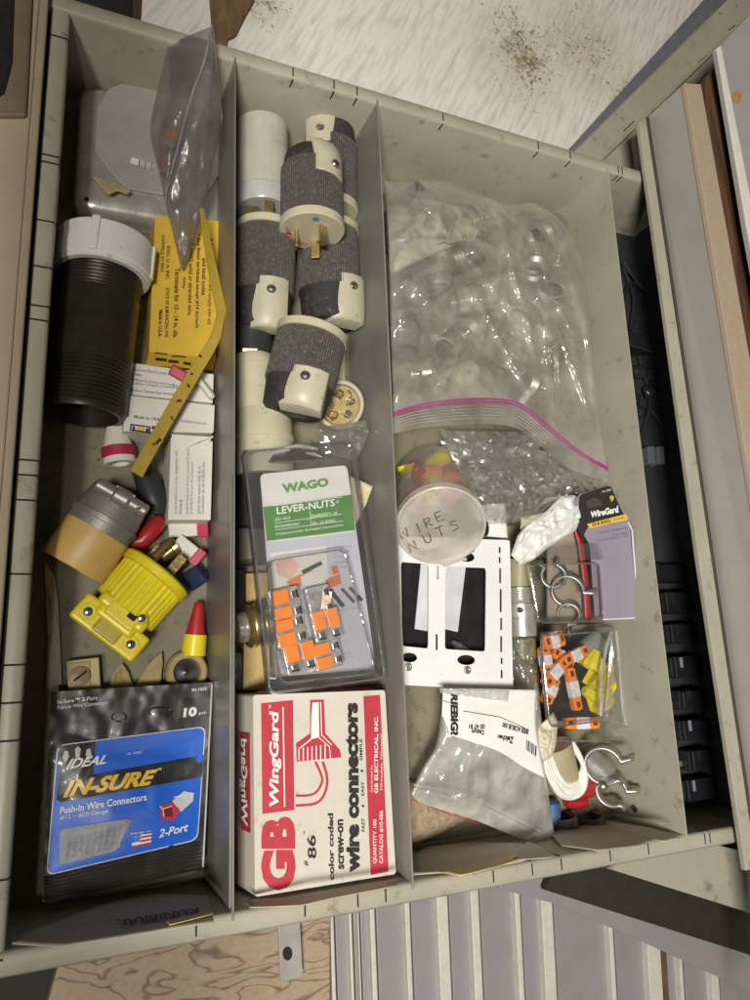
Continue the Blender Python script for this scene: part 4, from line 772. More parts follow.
# ================================================================= COMPARTMENT TWO
def plug(rear, face, r, label, body=KNURL, collar=KNURLD, disc=CREAM, roll=0, up=None, prongs=True, clampw=1.18, side=0., group='twist lock cord connectors', printed=False, b0=.34, csz=1.):
    A, B = P(*rear), P(*face); L = (B-A).length; M = frame(A, B, up, roll)
    t = thing('cord_connector', label, 'cord connector', V((A.x, A.y, 0)), group)
    c0 = L*(b0-.10)
    m = MB(); m.lathe([(L*.14, .1), (L*.14, r*.40), (0, r*.46), (0, r*.80), (2, r*.88), (c0, r*.95), (c0+1, r*.95)], M=M, n=48, caps=False); m.build('end_collar', collar, t, smooth=True, ang=40)
    n = 96; m = MB(); prof = [(c0, r*.94), (c0+.6, r), (L-7, r), (L-6.5, r*.96)]
    fv = []
    for t_, rr in prof:
        for k_ in range(160): a_ = 2*math.pi*k_/160; q_ = rr-(.55 if k_ % 2 and rr > r*.98 else 0); fv.append((q_*math.cos(a_), q_*math.sin(a_), t_))
    m.add(fv, [(i_*160+k_, i_*160+(k_+1) % 160, (i_+1)*160+(k_+1) % 160, (i_+1)*160+k_) for i_ in range(3) for k_ in range(160)], M); m.build('grip_body', body, t, smooth=True, ang=40)
    d = MB().lathe([(L-7, r*.9), (L-6.5, r*1.03), (L-1, r*1.03), (L, r*.99), (L, .1)], M=M, n=64, caps=False).build('face_disc', disc, t, smooth=True, ang=40)
    if prongs:
        for a in (0, 125, 235):
            R_ = M @ Matrix.Rotation(math.radians(a), 4, 'Z'); m = MB(); m.box((r*.5, 0, L+7.5), (1.8, 7, 15), R_)
            if a == 0: m.box((r*.5-2, 0, L+14), (3, 7, 1.8), R_)
            m.build('prong', BRASS, t, bevel=.4)
    # nylon cord clamp let into the side, wide flat block with rounded outer end
    w = r*clampw; x0, x1 = r*.15, r*1.07
    m = MB(); z0, z1 = -L*.03, L*.42*csz; N_ = 8
    prof = [(x0, z1), (x1, z1), (x1, z1*.55)]+[(x1*(.80+.20*math.cos(a)), z1*.55-(z1*.55-z0)*math.sin(a)) for a in [math.pi/2*i/6 for i in range(1, 7)]]+[(x0, z0)]
    vs = []                                   # barrel crowned block: five slices across its width
    sl_ = [(-.5, .70), (-.30, .91), (0, 1.0), (.30, .91), (.5, .70)]
    for fy, fx_ in sl_:
        for x, z in prof: vs.append((x0+(x-x0)*fx_, fy*w+side*r, z))
    n_ = len(prof); fs = [(i*n_+j, i*n_+(j+1) % n_, (i+1)*n_+(j+1) % n_, (i+1)*n_+j) for i in range(4) for j in range(n_)]+[list(range(n_)), [4*n_+j for j in range(n_)]]
    m.add(vs, fs, M); cl = m.build('cord_clamp', NYLON, t, bevel=.8, seg=2, smooth=True, ang=40)
    sz = z0+(z1-z0)*.72
    Ms = M @ Matrix.Translation((x1, side*r, sz)) @ Matrix.Rotation(math.radians(90), 4, 'Y')
    MB().lathe([(-.3, 3.6), (.8, 3.5), (1.8, 2.6), (2.2, .1)], M=Ms, n=20, caps=False).build('screw', SCREW, cl, smooth=True)
    MB().box((0, 0, 2.15), (.7, 5, .3), Ms).build('screw_slot', DARK, cl)
    if printed:
        m = MB()
        for k, ch in enumerate('TWIST-LOCK'[:9]):
            a = math.radians(118+k*11); vs, fs = glyphs(ch, .02); g = M @ Matrix.Translation((0, 0, L+.25)) @ Matrix.Rotation(a, 4, 'Z')
            m.add([g @ V((r*.66+(v)*4.2, -(u-.5)*3.0, 0)) for u, v in vs], fs)
        m.build('red_lettering', INKR, d, norm=False)
        MB().lathe([(0, .1), (.3, 2.6)], M=M @ Matrix.Translation((r*.6, r*.38, L+.1)), n=16, caps=False).build('blue_mark', mat('faded_blue', (.12, .20, .34), .5), d)
    return t
# cream receptacle with dusty cap, top left of compartment
t = thing('receptacle', 'dusty cream receptacle standing in the far corner beside the first divider', 'receptacle', P(262, 160, 0))
A, B = P(262, 128, 28), P(263, 212, 26); L = (B-A).length; M = frame(A, B); r = 21
MB().lathe([(-2, .1), (-2, r*.9), (0, r), (L*.34, r), (L*.34+.1, r*1.03)], M=M, n=48, caps=False).build('cap', mat('dusty_white', (.44, .43, .37), .45, dirt=(.2, .16, .12), dirt_amt=.12, dirt_s=140), t, smooth=True)
MB().lathe([(L*.34, r*1.03), (L*.80, r*1.05), (L*.80, r*1.0)], M=M, n=48, caps=False).build('barrel', DUSTY, t, smooth=True)
MB().lathe([(L*.79, r*.98), (L*.81, r*1.07), (L*.97, r*1.06), (L, r), (L, .1)], M=M, n=48, caps=False).build('base_ring', mat('pale_grey_plastic', (.42, .43, .40), .3), t, smooth=True)
plug((330, 118, 30), (330, 214, 26), 23, 'grey twist lock connector half hidden behind the topmost one near the second divider', roll=8, b0=.42, prongs=False, csz=1.0, side=.2)
plug((330, 325, 24), (327, 228, 30), 25.5, 'grey twist lock connector against the second divider, its clamp facing the near end', roll=22, up=V((-.2, -.55, 1)), b0=.42, side=.25)
plug((262, 332, 22), (267, 226, 32), 23.5, 'dusty grey twist lock connector against the first divider with prongs pointing away', roll=8, up=V((-.35, -.45, 1)), b0=.44, side=.15)
plug((312, 158, 62), (312, 232, 62), 24.5, 'topmost dusty twist lock connector with a white printed face and brass prongs toward the viewer', roll=-12, printed=True, b0=.30, up=V((.2, .5, 1)))
plug((293, 412, 58), (313, 332, 64), 26, 'dusty twist lock connector on top of the pile, black cord end toward the blister pack', roll=10, up=V((-.75, -.35, 1)), b0=.42, prongs=False, side=.25)
# terminals above dusty connector
m = MB(); m.box((0, 0, 0), (8, 12, 10), frame(P(252, 214, 38), P(252, 206, 36))); m.build('brass_terminal', BRASS, None, bevel=.8, label='brass screw terminal between the cream receptacle and the dusty connector', cat='terminal')
# cream pipe fitting
t = thing('pipe_fitting', 'cream plastic pipe fitting with narrow neck against the first divider', 'pipe fitting', P(262, 410, 0))
A, B = P(253, 358, 30), P(256, 412, 30); M = frame(A, B); L = (B-A).length
MB().lathe([(0, 9), (0, 15), (2, 16.5), (8, 16.8), (9, 15.5), (L, 15.5)], M=M, n=40, caps=False).build('neck', CREAM, t, smooth=True)
A, B = P(263, 400, 26), P(264, 478, 26); M = frame(A, B); L = (B-A).length
MB().lathe([(-3, 12), (0, 19), (4, 21.5), (L*.5, 22), (L*.5, 23), (L*.55, 23), (L*.56, 22), (L, 22.5), (L, 17)], M=M, n=48, caps=False).build('body', CREAM, t, smooth=True)
m = MB(); m.lathe([(0, 8), (0, 17), (40, 17), (42, 15)], P(250, 330, 16), P(252, 372, 16), 30); m.build('black_sleeve', RUBBER, None, smooth=True, label='black sleeve tucked under the connectors above the cream fitting', cat='sleeve')
m = MB(); m.box((0, 0, 0), (9, 12, 6), frame(P(250, 352, 36), P(250, 360, 34))); m.build('brass_terminal', BRASSD, None, bevel=.8, label='tarnished brass terminal on the black sleeve above the cream fitting', cat='terminal')
MB().prism([P(a, b, 12) for a, b in ((338, 330), (345, 334), (346, 400), (338, 398))], 10).build('cream_strip', CREAM, None, bevel=1, label='narrow cream plastic strip standing against the second divider', cat='plastic strip')
# round terminal wafer
t = thing('terminal_wafer', 'round amber plastic wafer full of brass screws by the second divider', 'terminal wafer', P(342, 405, 20))
c = P(340, 405, 34); M = frame(c, c+V((-.15, -.5, 1)), V((1, 0, 0)))
AMB = mat('amber_plastic', (.40, .30, .14), .25, var=.3, vs=150)
MB().lathe([(-8, 17), (-8, 19.5), (0, 19.5), (1, 18.5), (1, 16.5), (-3, 15.5), (-3, .1)], M=M, n=48, caps=False).build('rim', CREAM, t, smooth=True, ang=40)
MB().lathe([(-3, 15.5), (-1, 15), (-1, .1)], M=M, n=30, caps=False).build('amber_core', AMB, t, smooth=True)
for k in range(5):
    a = k*1.26+.5; MB().lathe([(-1.5, 3.4), (1.5, 3.2), (2, 2.2), (1, 1.8), (1, .1)], M=M @ Matrix.Translation((9*math.cos(a), 9*math.sin(a), 0)), n=18, caps=False).build('screw', BRASS if k % 2 else SCREW, t, smooth=True)
m = MB()
for k in range(4): a = k*1.6; m.tube([M @ V((5*math.cos(a), 5*math.sin(a), .5)), M @ V((12*math.cos(a+.7), 12*math.sin(a+.7), 1.5)), M @ V((13*math.cos(a+1.2), 13*math.sin(a+1.2), .5))], 1.0, 8)
m.build('brass_spring', BRASS, t, smooth=True)
pouch([(316, 428, 46), (318, 440, 44), (322, 455, 42)], [(366, 420, 44), (368, 436, 42), (356, 462, 40)], 5, 1.6, .1, 22, 22, 8.).build('clear_bag', BAGC, None, smooth=True, norm=False, label='little crumpled clear bag between amber wafer and white green card', cat='plastic bag')
paper([(350, 476), (373, 486), (366, 505), (356, 524), (352, 510)], 42, 'cream_card', mat('cream_card', (.66, .58, .36), .6), 'folded cream card corner sticking out right of the white green package', 'card', 1.2, 3)
# dark things left of the package
MB().lathe([(0, 12), (2, 18), (50, 18), (54, 12)], P(250, 462, 18), P(252, 520, 16), 30).build('black_fitting', BLACK, None, smooth=True, label='black plastic cylinder in the shadow left of the white green package', cat='plastic fitting')
MB().lathe([(0, 10), (2, 15), (26, 15), (28, 10)], P(251, 527, 15), P(252, 560, 15), 30).build('olive_fitting', mat('olive_plastic', (.12, .11, .08), .35), None, smooth=True, label='dull olive fitting below the black cylinder by the first divider', cat='plastic fitting')
t = thing('brass_lampholder', 'brass threaded shell with black rings and a glass stem by the first divider', 'lampholder', P(254, 625, 0))
A, B = P(236, 628, 30), P(272, 622, 30); M = frame(A, B); L = (B-A).length
MB().lathe([(0, 6), (0, 10), (6, 11), (8, 10)], M=M, n=24).build('glass_stem', CLEARG, t, smooth=True)
pr = [(6, 8)]
k = 7
while k < L-4: pr += [(k, 14.2), (k+1.6, 15.6), (k+3.2, 14.2)]; k += 3.6
MB().lathe(pr, M=M, n=44).build('threaded_shell', BRASS, t, smooth=True, ang=50)
MB().lathe([(L-5, 13), (L-4, 17), (L+3, 17), (L+6, 12)], M=M, n=40).build('rear_ring', BLACK, t, smooth=True)
MB().prism([P(a, b, 14) for a, b in ((246, 573), (268, 572), (271, 690), (243, 690))], 13).build('tan_block', mat('tan_block', (.50, .36, .14), .5, var=.15, vs=60), None, bevel=1, label='flat tan block lying under the brass threaded shell', cat='block')
MB().prism([P(a, b, 24) for a, b in ((234, 570), (245, 569), (246, 612), (235, 612))], 22).build('black_block', BLACK, None, bevel=1, label='black ribbed block above the brass threaded shell by the divider', cat='block')
MB().prism([P(a, b, 22) for a, b in ((234, 652), (243, 652), (243, 690), (234, 690))], 20).build('black_block', BLACK, None, bevel=1, label='black block below the brass threaded shell by the divider', cat='block')
# ---- hang package of lever connectors
t = thing('blister_pack', 'clear clamshell blister pack with white and green card and orange lever connectors', 'blister pack', P(318, 560, 40))
cz0, cz1 = 66, 68
cs = Sheet((262, 465, cz0), (355, 465, cz0), (300, 680, cz1))
cardq = [(282, 686), (379, 677), (347, 465), (260, 474)]
card = [(268, 700)]
cq = [(276, 677), (376, 669), (347, 465), (260, 474)]
cs.slab(rrect(cq, .05, 4, .5), .6).build('backing_card', LILWH, t)
cs.poly(rrect([(267.5, 543), (355.5, 532), (347, 465), (260, 474.5)], .06, 4, 1.3), .25).build('card_header', PAPERW, t)
cs.quad([(267, 541), (355, 530), (351.5, 494.5), (263, 507)], .45, 4, 4).build('green_band', GREEN, t)
m = MB(); m = cs.text('WAGO', [(283, 493.5), (329, 486), (328, 477.5), (281.5, 484)], .05, 0, .55); m.build('green_lettering', GREEN, t)
m = MB(); cs.text('LEVER-NUTS', [(277, 514.5), (335, 506), (334.5, 499), (276.5, 507)], .015, 0, .7, m); cs.text('\u00ae', [(336, 503.5), (339.5, 503), (339, 500), (336, 500.5)], .0, 0, .7, m)
cs.text('221-413', [(275, 521), (290, 519), (290, 516.2), (275, 518.2)], .01, 0, .7, m); cs.text('QUANTITY: 10', [(311, 518), (337, 514.5), (337, 511.5), (311, 515)], .01, 0, .7, m)
cs.text('3-Conductor', [(275, 528), (300, 524.6), (300, 521.8), (275, 525.2)], .01, 0, .7, m); cs.text('24 - 12 AWG', [(312, 525), (335, 522), (335, 519), (312, 522)], .01, 0, .7, m)
cs.text('Compact Lever Actuated Connectors', [(276, 536), (343, 526.5), (343, 523.6), (276, 533)], .01, 0, .7, m)
for a, b in (((273, 505.8), (342, 496.8)), ((275, 523), (342, 514)), ((275, 530), (343, 521))): cs.line([a, b], .5, .7, m)
cs.line([(310, 511), (311, 526)], .4, .7, m); m.build('white_lettering', INKW, t)
m = MB()
for k in range(5): cs.text(['Conductor ratings:', 'For solid, stranded', 'and flexible copper', 'wires 24-12 AWG', '600 V max.'][k], [(334, 549+k*5), (352-k*1.2, 547+k*5), (352-k*1.2, 544.6+k*5), (334, 546.6+k*5)], 0, 0, .4, m)
cs.text('L1 N', [(333, 617.5), (338, 617), (338, 614.5), (333, 615)], .02, 0, .4, m)
cs.line([(333, 611), (357, 608)], .5, .4, m); cs.text('www.leverconnect', [(339, 655), (352, 653.6), (352, 652), (339, 653.4)], 0, 0, .4, m); cs.text('Made in Germany', [(340, 659), (356, 657.4), (356, 655.8), (340, 657.4)], 0, 0, .4, m); m.build('grey_lettering', INKG, t)
# printed pictures on the card
cs.poly([(270, 553), (326, 546), (329, 583), (274, 590)], .4).build('picture_field', PAPERW, t)
m = MB(); cs.poly([(286, 582), (300, 574), (302, 586), (292, 588)], .6, m); cs.line([(300, 576), (312, 570)], 2, .6, m); m.build('printed_connector', mat('print_orange', (.70, .22, .08), .5), t)
m = MB(); cs.poly([(325, 580), (340, 574), (341, 584), (329, 588)], .6, m); cs.poly([(331, 567), (337, 565), (339, 573), (333, 575)], .6, m); m.build('printed_connector', mat('print_red', (.62, .16, .08), .5), t)
m = MB(); cs.poly([(275, 562), (290, 555), (300, 566), (290, 580), (278, 575)], .5, m); m.build('printed_thumb', mat('print_skin', (.74, .46, .38), .5), t)
m = MB(); cs.line([(303, 572), (321, 563)], 4, .6, m); m.build('printed_screwdriver', mat('print_green', (.07, .09, .07), .5), t)
m = MB(); cs.line([(330, 590), (343, 606)], 4.2, .6, m); m.build('printed_wire', INK, t)
m = MB(); cs.line([(342, 589), (354, 602)], 3, .6, m); m.build('printed_wire', mat('print_brown', (.10, .07, .06), .5), t)
m = MB(); cs.line([(350, 588), (362, 600)], 3, .6, m); m.build('printed_wire', mat('print_grey', (.06, .065, .08), .5), t)
# lever connectors in the pack
lab = ['top left in the blister', 'second down on the left in the blister', 'bottom left in the blister', 'top middle in the blister', 'right of centre in the blister', 'bottom middle in the blister']
def lconn(c, ang, w, h, lev, rot, i, n=3):
    z = cz0+6; C0 = cs.at(c[0], c[1], 5); M = Matrix((cs.x, cs.y, cs.n)).transposed().to_4x4(); M.translation = C0; M = M @ Matrix.Rotation(math.radians(ang), 4, 'Z')
    o = MB().box((0, 0, 0), (w, h, 8), M).build('lever_connector', CLEARG, None, bevel=.8, label='orange and clear lever connector, '+lab[i], cat='lever connector', group='lever connectors in the white green blister pack')
    for k in range(n):
        y = (k-(n-1)/2)*h/n
        if lev == 'v': MB().box((-w*.18, y, 4.4), (w*.58, h/n*.82, 2.2), M).build('lever', ORANGE, o, bevel=.4)
        MB().box((w*.28, y, 4.3), (w*.14, h/n*.4, .8), M).build('contact', SCREW, o, bevel=.2); MB().box((w*.40, y, 4.2), (w*.07, h/n*.5, .6), M).build('wire_slot', BLACK, o)
    return o
lconn((285, 605), 8, 21, 22, 'v', 0, 0, 2); lconn((289, 631), 8, 21, 20, 'v', 0, 1, 2); lconn((299, 657), -82, 19, 22, 'v', 0, 2, 2)
lconn((318, 602), 8, 17, 21, 'n', 0, 3, 2); lconn((325, 625), -82, 21, 20, 'v', 0, 4, 2); lconn((326, 655), 8, 20, 18, 'v', 0, 5, 2)
MB().box((0, 0, 0), (7, 18, 7), frame(cs.at(326, 604, 4), cs.at(326, 604, 10), V((1, -.1, 0)))).build('copper_insert', mat('copper_pink', (.60, .30, .20), .3, metal=.5), t, bevel=.5)
# clear shell
outer = [(270, 693), (385, 678), (350, 442), (244, 452)]
ro = rrect(outer, .06, 5, .55)
flange = cs.slab(ro, .7, off=1.2).build('shell_flange', SHELL, t, bevel=.2)
def ringprism(poly0, poly1, o0, o1, name, mt):
    m = MB(); a = cs.pts(poly0, o0); b = cs.pts(poly1, o1); n = len(a); m.add(a+b, [(k, (k+1) % n, (k+1) % n+n, k+n) for k in range(n)]); return m.build(name, mt, t, smooth=True, norm=False, ang=50)
r1 = rrect([(277, 687), (379, 677), (346, 546), (265, 558)], .10, 6, .8)
r2 = rrect([(280, 683), (376, 673), (344, 549), (268, 561)], .09, 6, .8)
ringprism(r1, r2, 1.4, 15, 'blister_wall', SHELLE); cs.poly(r2, 15, MB()).build('blister_face', SHELL, t)
MB().tube(cs.pts(r2+[r2[0]], 15), .55, 6).build('blister_rim', SHELLE, t, smooth=True)
MB().tube(cs.pts(ro+[ro[0]], 1.4), .8, 6).build('shell_edge', SHELLE, t, smooth=True)
m = MB(); a = rrect([(268, 690), (383, 677), (350, 444), (247, 455)], .06, 5, .55); b = rrect([(262, 690), (391, 677), (353, 440), (240, 452)], .06, 5, .55)
ringprism(ro, rrect([(266, 696), (389, 681), (354, 440), (240, 450)], .06, 5, .55), 1.2, -9, 'shell_skirt', SHELLE)
# hanger slot
hs_ = [(269, 462), (273, 456), (284, 455), (288, 449), (300, 447), (306, 452), (318, 451), (326, 456), (322, 460), (290, 462)]
cs.poly(hs_, 2.3).build('hang_hole', mat('hole_shadow', (.05, .042, .03), .7), t)
MB().tube(cs.pts(hs_+[hs_[0]], 2.2), .7, 6).build('hang_hole_rim', SHELLE, t, smooth=True)
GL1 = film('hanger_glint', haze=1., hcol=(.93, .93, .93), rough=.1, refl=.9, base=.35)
for L_ in ([(268, 459), (272, 453), (281, 451), (290, 450)], [(284, 448), (296, 446), (308, 447), (318, 449)], [(306, 453), (314, 454), (322, 457)]): MB().tube(cs.pts(L_, 3), [.6]+[1.5]*(len(L_)-2)+[.6], 8).build('fold_glint', GL1, t, smooth=True)  # painted glints: milky white tubes along the hanger
# ---- printed box of wire connectors
t = thing('wire_connector_box', 'worn white cardboard box with red and black lettering for screw on wire connectors', 'box', P(318, 790, 0))
gz = 62
gs = Sheet((253, 696, gz), (385, 690, gz), (255, 896, gz))
gq = [(255, 897), (396, 874), (385, 690), (253, 695)]
ring = gs.pts(rrect(gq, .018, 3)); 
low = [V((p.x+(-4 if p.x < 180 else 1), p.y+(1.5 if p.y > 0 else 0), .6)) for p in ring]
m = MB(); n = len(ring); m.add(low+[a*.5+b*.5+V(((-2.2 if a.x < 180 else 1.2), 0, 0)) for a, b in zip(low, ring)]+ring, [(k+n*j, (k+1) % n+n*j, (k+1) % n+n*(j+1), k+n*(j+1)) for j in range(2) for k in range(n)]+[list(range(2*n, 3*n)), list(range(n))])
m.build('carton', mat('worn_white_card', (.59, .54, .47), .6, var=.05, vs=50, bump=.15, bs=300, dirt=(.38, .28, .18), dirt_amt=.16, dirt_s=55), t)
c00, c10, c11, c01 = (gs.at(*q_) for q_ in gq)
def side(a, b, t0, t1, off, mt, name, s0=.03, s1=.97, n_=V((-1, 0, 0))):
    m = MB(); pts = []
    for s_, h_ in ((s0, t0), (s1, t0), (s1, t1), (s0, t1)):
        p = a*(1-s_)+b*s_; pts.append(V((p.x, p.y, h_))+n_*off)
    m.add(pts, [(0, 1, 2, 3)]); return m.build(name, mt, t)
sl = -3.0
m = MB()
for (h0, h1, ex0, ex1, s0, s1) in ((42, 58, 3.4, 1.6, .30, .80), (6, 34, 5.2, 4.0, .02, .28)):
    a, b = c00, c01; pts = []
    for s_, h_, e_ in ((s0, h0, ex0), (s1, h0, ex0), (s1, h1, ex1), (s0, h1, ex1)):
        p = a*(1-s_)+b*s_; pts.append(V((p.x-e_, p.y, h_)))
    m.add(pts, [(0, 1, 2, 3)])
m.build('side_print', INKR, t)
m = MB(); vs, fs = glyphs('WingGard', .03)
m.add([V(((c00*(1-(.33+u*.44))+c01*(.33+u*.44)).x-4.6+v*1.9, (c00*(1-(.33+u*.44))+c01*(.33+u*.44)).y, 43+13*v)) for u, v in vs], fs); m.build('side_lettering', INKW, t)
m = MB()
for k in range(3): m.add([V((c.x-(4.0-k*.2), c.y, 36+k*2.6+h)) for c, h in ((c00*.68+c01*.32, 0), (c00*.2+c01*.8, 0), (c00*.2+c01*.8, .9), (c00*.68+c01*.32, .9))], [(0, 1, 2, 3)])
m.build('side_small_print', INK, t)
m = MB()
for s0, s1 in ((.08, .30), (.36, .62), (.68, .95)):
    p, q_ = c01*(1-s0)+c11*s0, c01*(1-s1)+c11*s1; m.add([V((p.x, p.y+1.8, 40)), V((q_.x, q_.y+1.8, 40)), V((q_.x, q_.y+.5, 58)), V((p.x, p.y+.5, 58))], [(0, 1, 2, 3)])
m.build('end_print', INKR, t)
def GBq(x0, y0, x1, y1):     # px in the 3x crop -> photo; box of text reading upward: base on the right
    return None
def up(t_, x0, x1, y0, y1, mb, bold=0., shear=0, off=.3, dx=0):
    """text reading up the photo; x0 = top of letters (left), x1 = baseline (right), y0 = start (low), y1 = end (high)"""
    gs.text(t_, [(x1+dx, y0), (x1, y1), (x0, y1), (x0+dx, y0)], bold, shear, off, mb)
c_ = lambda x, y: (200+x/3, 650+y/3)
m = MB(); gs.quad([c_(187, 492), c_(283, 480), c_(279, 150), c_(183, 160)], .25, 1, 1, m)
gs.quad([c_(512, 676), c_(566, 665), c_(540, 135), c_(490, 138)], .25, 1, 1, m)
m.build('red_panels', INKR, t)
m = MB(); up('GB', 200+183/3, 200+287/3, 650+722/3, 650+500/3, m, .06, 0, .3, dx=0); 
# picture of the nut
gs.poly([c_(330, 150), c_(372, 148), c_(376, 250), c_(420, 300), c_(424, 322), c_(290, 335), c_(288, 280), c_(330, 250)], .25, m)
gs.line(smoothline([c_(346, 335), c_(362, 370), c_(366, 395), c_(350, 425), c_(325, 436), c_(287, 437)], 8), 2.4, .25, m); gs.line(smoothline([c_(368, 335), c_(380, 375), c_(380, 410), c_(366, 445), c_(340, 462), c_(287, 467)], 8), 2.6, .25, m)
m.build('red_print', INKR, t)
m = MB(); up('WingGard', 200+208/3, 200+244/3, 650+470/3, 650+183/3, m, .03, .12, .5); gs.line([c_(254, 470), c_(249, 172)], 1.2, .5, m); up('TM', 200+206/3, 200+214/3, 650+176/3, 650+165/3, m, 0, 0, .5)
gs.poly([c_(337, 158), c_(356, 156), c_(358, 262), c_(333, 268), c_(334, 200)], .4, m)
for k in range(7): gs.line([c_(297+k*13, 330), c_(297+k*13, 296-k*2)], 1.1, .4, m)
gs.line([c_(333, 268), c_(295, 298)], 1.2, .4, m); gs.line([c_(362, 156), c_(365, 255), c_(395, 285)], .9, .4, m); gs.line([c_(356, 262), c_(388, 290), c_(392, 326)], .8, .4, m)
up('GB ELECTRICAL, INC.', 200+523/3, 200+536/3, 650+430/3, 650+198/3, m, .02, 0, .5); up('distributed by', 200+512/3, 200+519/3, 650+428/3, 650+345/3, m, .0, 0, .5); up('Milwaukee, Wisconsin', 200+541/3, 200+548/3, 650+420/3, 650+250/3, m, .0, 0, .5)
up('QUANTITY 100', 200+519/3, 200+531/3, 650+640/3, 650+508/3, m, .01, 0, .5); up('CATALOG #10-086', 200+538/3, 200+550/3, 650+640/3, 650+482/3, m, .01, 0, .5)
m.each('white_print', PAPERW, t)
m = MB()
def slab_up(t_, x0, x1, y0, y1, dx=0., bold=.03): up(t_, 200+x0/3, 200+x1/3, 650+y0/3, 650+y1/3, m, bold, 0, .35, dx)
slab_up('wire connectors', 433, 474, 668, 158, 2, .055); slab_up('#', 312, 324, 648, 632, .5, .02); slab_up('86', 320, 347, 626, 556, 1, .02); slab_up('TM', 310, 316, 553, 543, 0, 0)
slab_up('color coded', 383, 400, 690, 490, 1, .035); slab_up('screw-on', 412, 430, 658, 508, 1, .035)
slab_up('FAST', 484, 494, 545, 505, .3, .02); slab_up('EASY', 483, 492, 437, 395, .3, .02); slab_up('SIMPLE', 478, 487, 332, 266, .3, .02)
for a, b in ((489, 468), (486, 363)): gs.poly([c_(a+4*math.cos(k*math.pi/4), b+4*math.sin(k*math.pi/4)) for k in range(8)], .35, m)
# serifs: short slab feet on the tall strokes
m.build('black_print', INK, t)
paper([(246, 902), (254, 899), (300, 898), (396, 880), (397, 886), (330, 899), (300, 906), (250, 908)], 3, 'paper_sheet', PAPERT, 'brown paper edge on the floor under the white and red box', seed=8)
# ================================================================= COMPARTMENT THREE
OLIVE = mat('olive_metal', (.36, .34, .27), .35, metal=.6, var=.2, vs=100)
def coupling(a, b, r, label, mt=STEELM, group='metal fittings inside the big clear bag', hex_=False):
    A, B = P(*a), P(*b); L = (B-A).length; M = frame(A, B)
    pr = [(0, r*.72), (0, r)]; k = 1.2
    while k < L*.30: pr += [(k, r), (k+.8, r*.92)]; k += 1.8
    pr += [(L*.34, r*.96), (L*.34, r*1.12), (L*.60, r*1.12), (L*.60, r), (L, r), (L, r*.78), (L*.6, r*.76)]
    o = MB().lathe(pr, M=M, n=36, caps=False).build('conduit_fitting', mt, None, smooth=True, ang=35, label=label, cat='conduit fitting', group=group)
    Ms = M @ Matrix.Translation((r*1.1, 0, L*.47)) @ Matrix.Rotation(math.radians(90), 4, 'Y')
    MB().lathe([(0, 2.4), (3, 2.4), (3.5, 1.8), (2.6, .1)], M=Ms, n=14, caps=False).build('screw', SCREW, o, smooth=True)
    return o
cf = [((502, 372, 20), (520, 340, 30), 13, 'shiny conduit coupling near the centre of the zip bag'), ((570, 345, 24), (575, 398, 22), 15, 'thick ringed conduit fitting by the right edge of the zip bag'),
      ((405, 262, 24), (398, 214, 26), 14, 'conduit fitting in the far left of the zip bag'), ((448, 262, 20), (478, 250, 26), 12, 'conduit fitting under the bag beside the white ring'),
      ((560, 250, 28), (552, 290, 26), 14, 'conduit fitting in the far right corner of the zip bag'), ((400, 318, 18), (402, 352, 20), 15, 'conduit fitting against the divider midway down the zip bag'),
      ((470, 330, 18), (446, 350, 20), 13, 'conduit fitting lying crosswise left of the shiny coupling'), ((536, 300, 22), (520, 318, 22), 14, 'conduit fitting above the shiny coupling'), ((430, 374, 14), (402, 392, 14), 12, 'conduit fitting near the magenta zip at the divider')]
for a, b, r, l in cf: coupling(a, b, r, l)
rg = random.Random(5)
spots_ = [(420, 205), (450, 205), (480, 220), (520, 232), (548, 232), (405, 235), (460, 235), (500, 262), (535, 262), (568, 285), (415, 290), (445, 300), (475, 300), (505, 312), (545, 335), (420, 340), (460, 378), (490, 375), (535, 385), (555, 400), (430, 395), (515, 395), (405, 375), (560, 300), (440, 270), (560, 435)]
for i, (a, b) in enumerate(spots_[::2]):
    an = rg.uniform(0, 6.28); l_ = rg.uniform(13, 22); z_ = rg.uniform(20, 40)
    coupling((a-math.cos(an)*l_, b-math.sin(an)*l_*.8, z_), (a+math.cos(an)*l_*.8, b+math.sin(an)*l_*.7, z_+rg.uniform(-8, 8)), rg.uniform(10.5, 14.5), 'small conduit fitting buried in the pile inside the large zip bag', [ZINC, STEEL, ZINC, NYLON, STEELM][i % 5])
# ring bushing and little inner bag pieces
c = P(428, 225, 40); MB().lathe([(0, 6), (0, 11), (4, 12), (6, 10), (6, 6), (0, 6)], c, c+V((-.2, -.3, 1)), 36, caps=False).build('bushing', NYLON, None, smooth=True, label='white ring bushing in the far left of the zip bag', cat='bushing')
pouch([(392, 262, 30), (400, 250, 34), (412, 238, 36)], [(392, 275, 30), (430, 256, 36), (468, 240, 36)], 5, 1.2, .08, 20, 20, 12.).build('inner_bag', mat('pale_inner_bag', (.60, .56, .46), .35, bump=.4, bs=80), None, smooth=True, norm=False, label='folded small bag with a brown edge inside the zip bag', cat='plastic bag')
m = MB(); m.tube([P(*q_) for q_ in ((413, 254, 39), (430, 247, 40), (444, 242, 42), (450, 244, 42), (466, 240, 41))], .7, 6); m.build('edge_cord_piece', mat('cord_brown', (.30, .12, .07), .5), None, smooth=True, label='thin brown edge cord on the small inner bag', cat='cord')
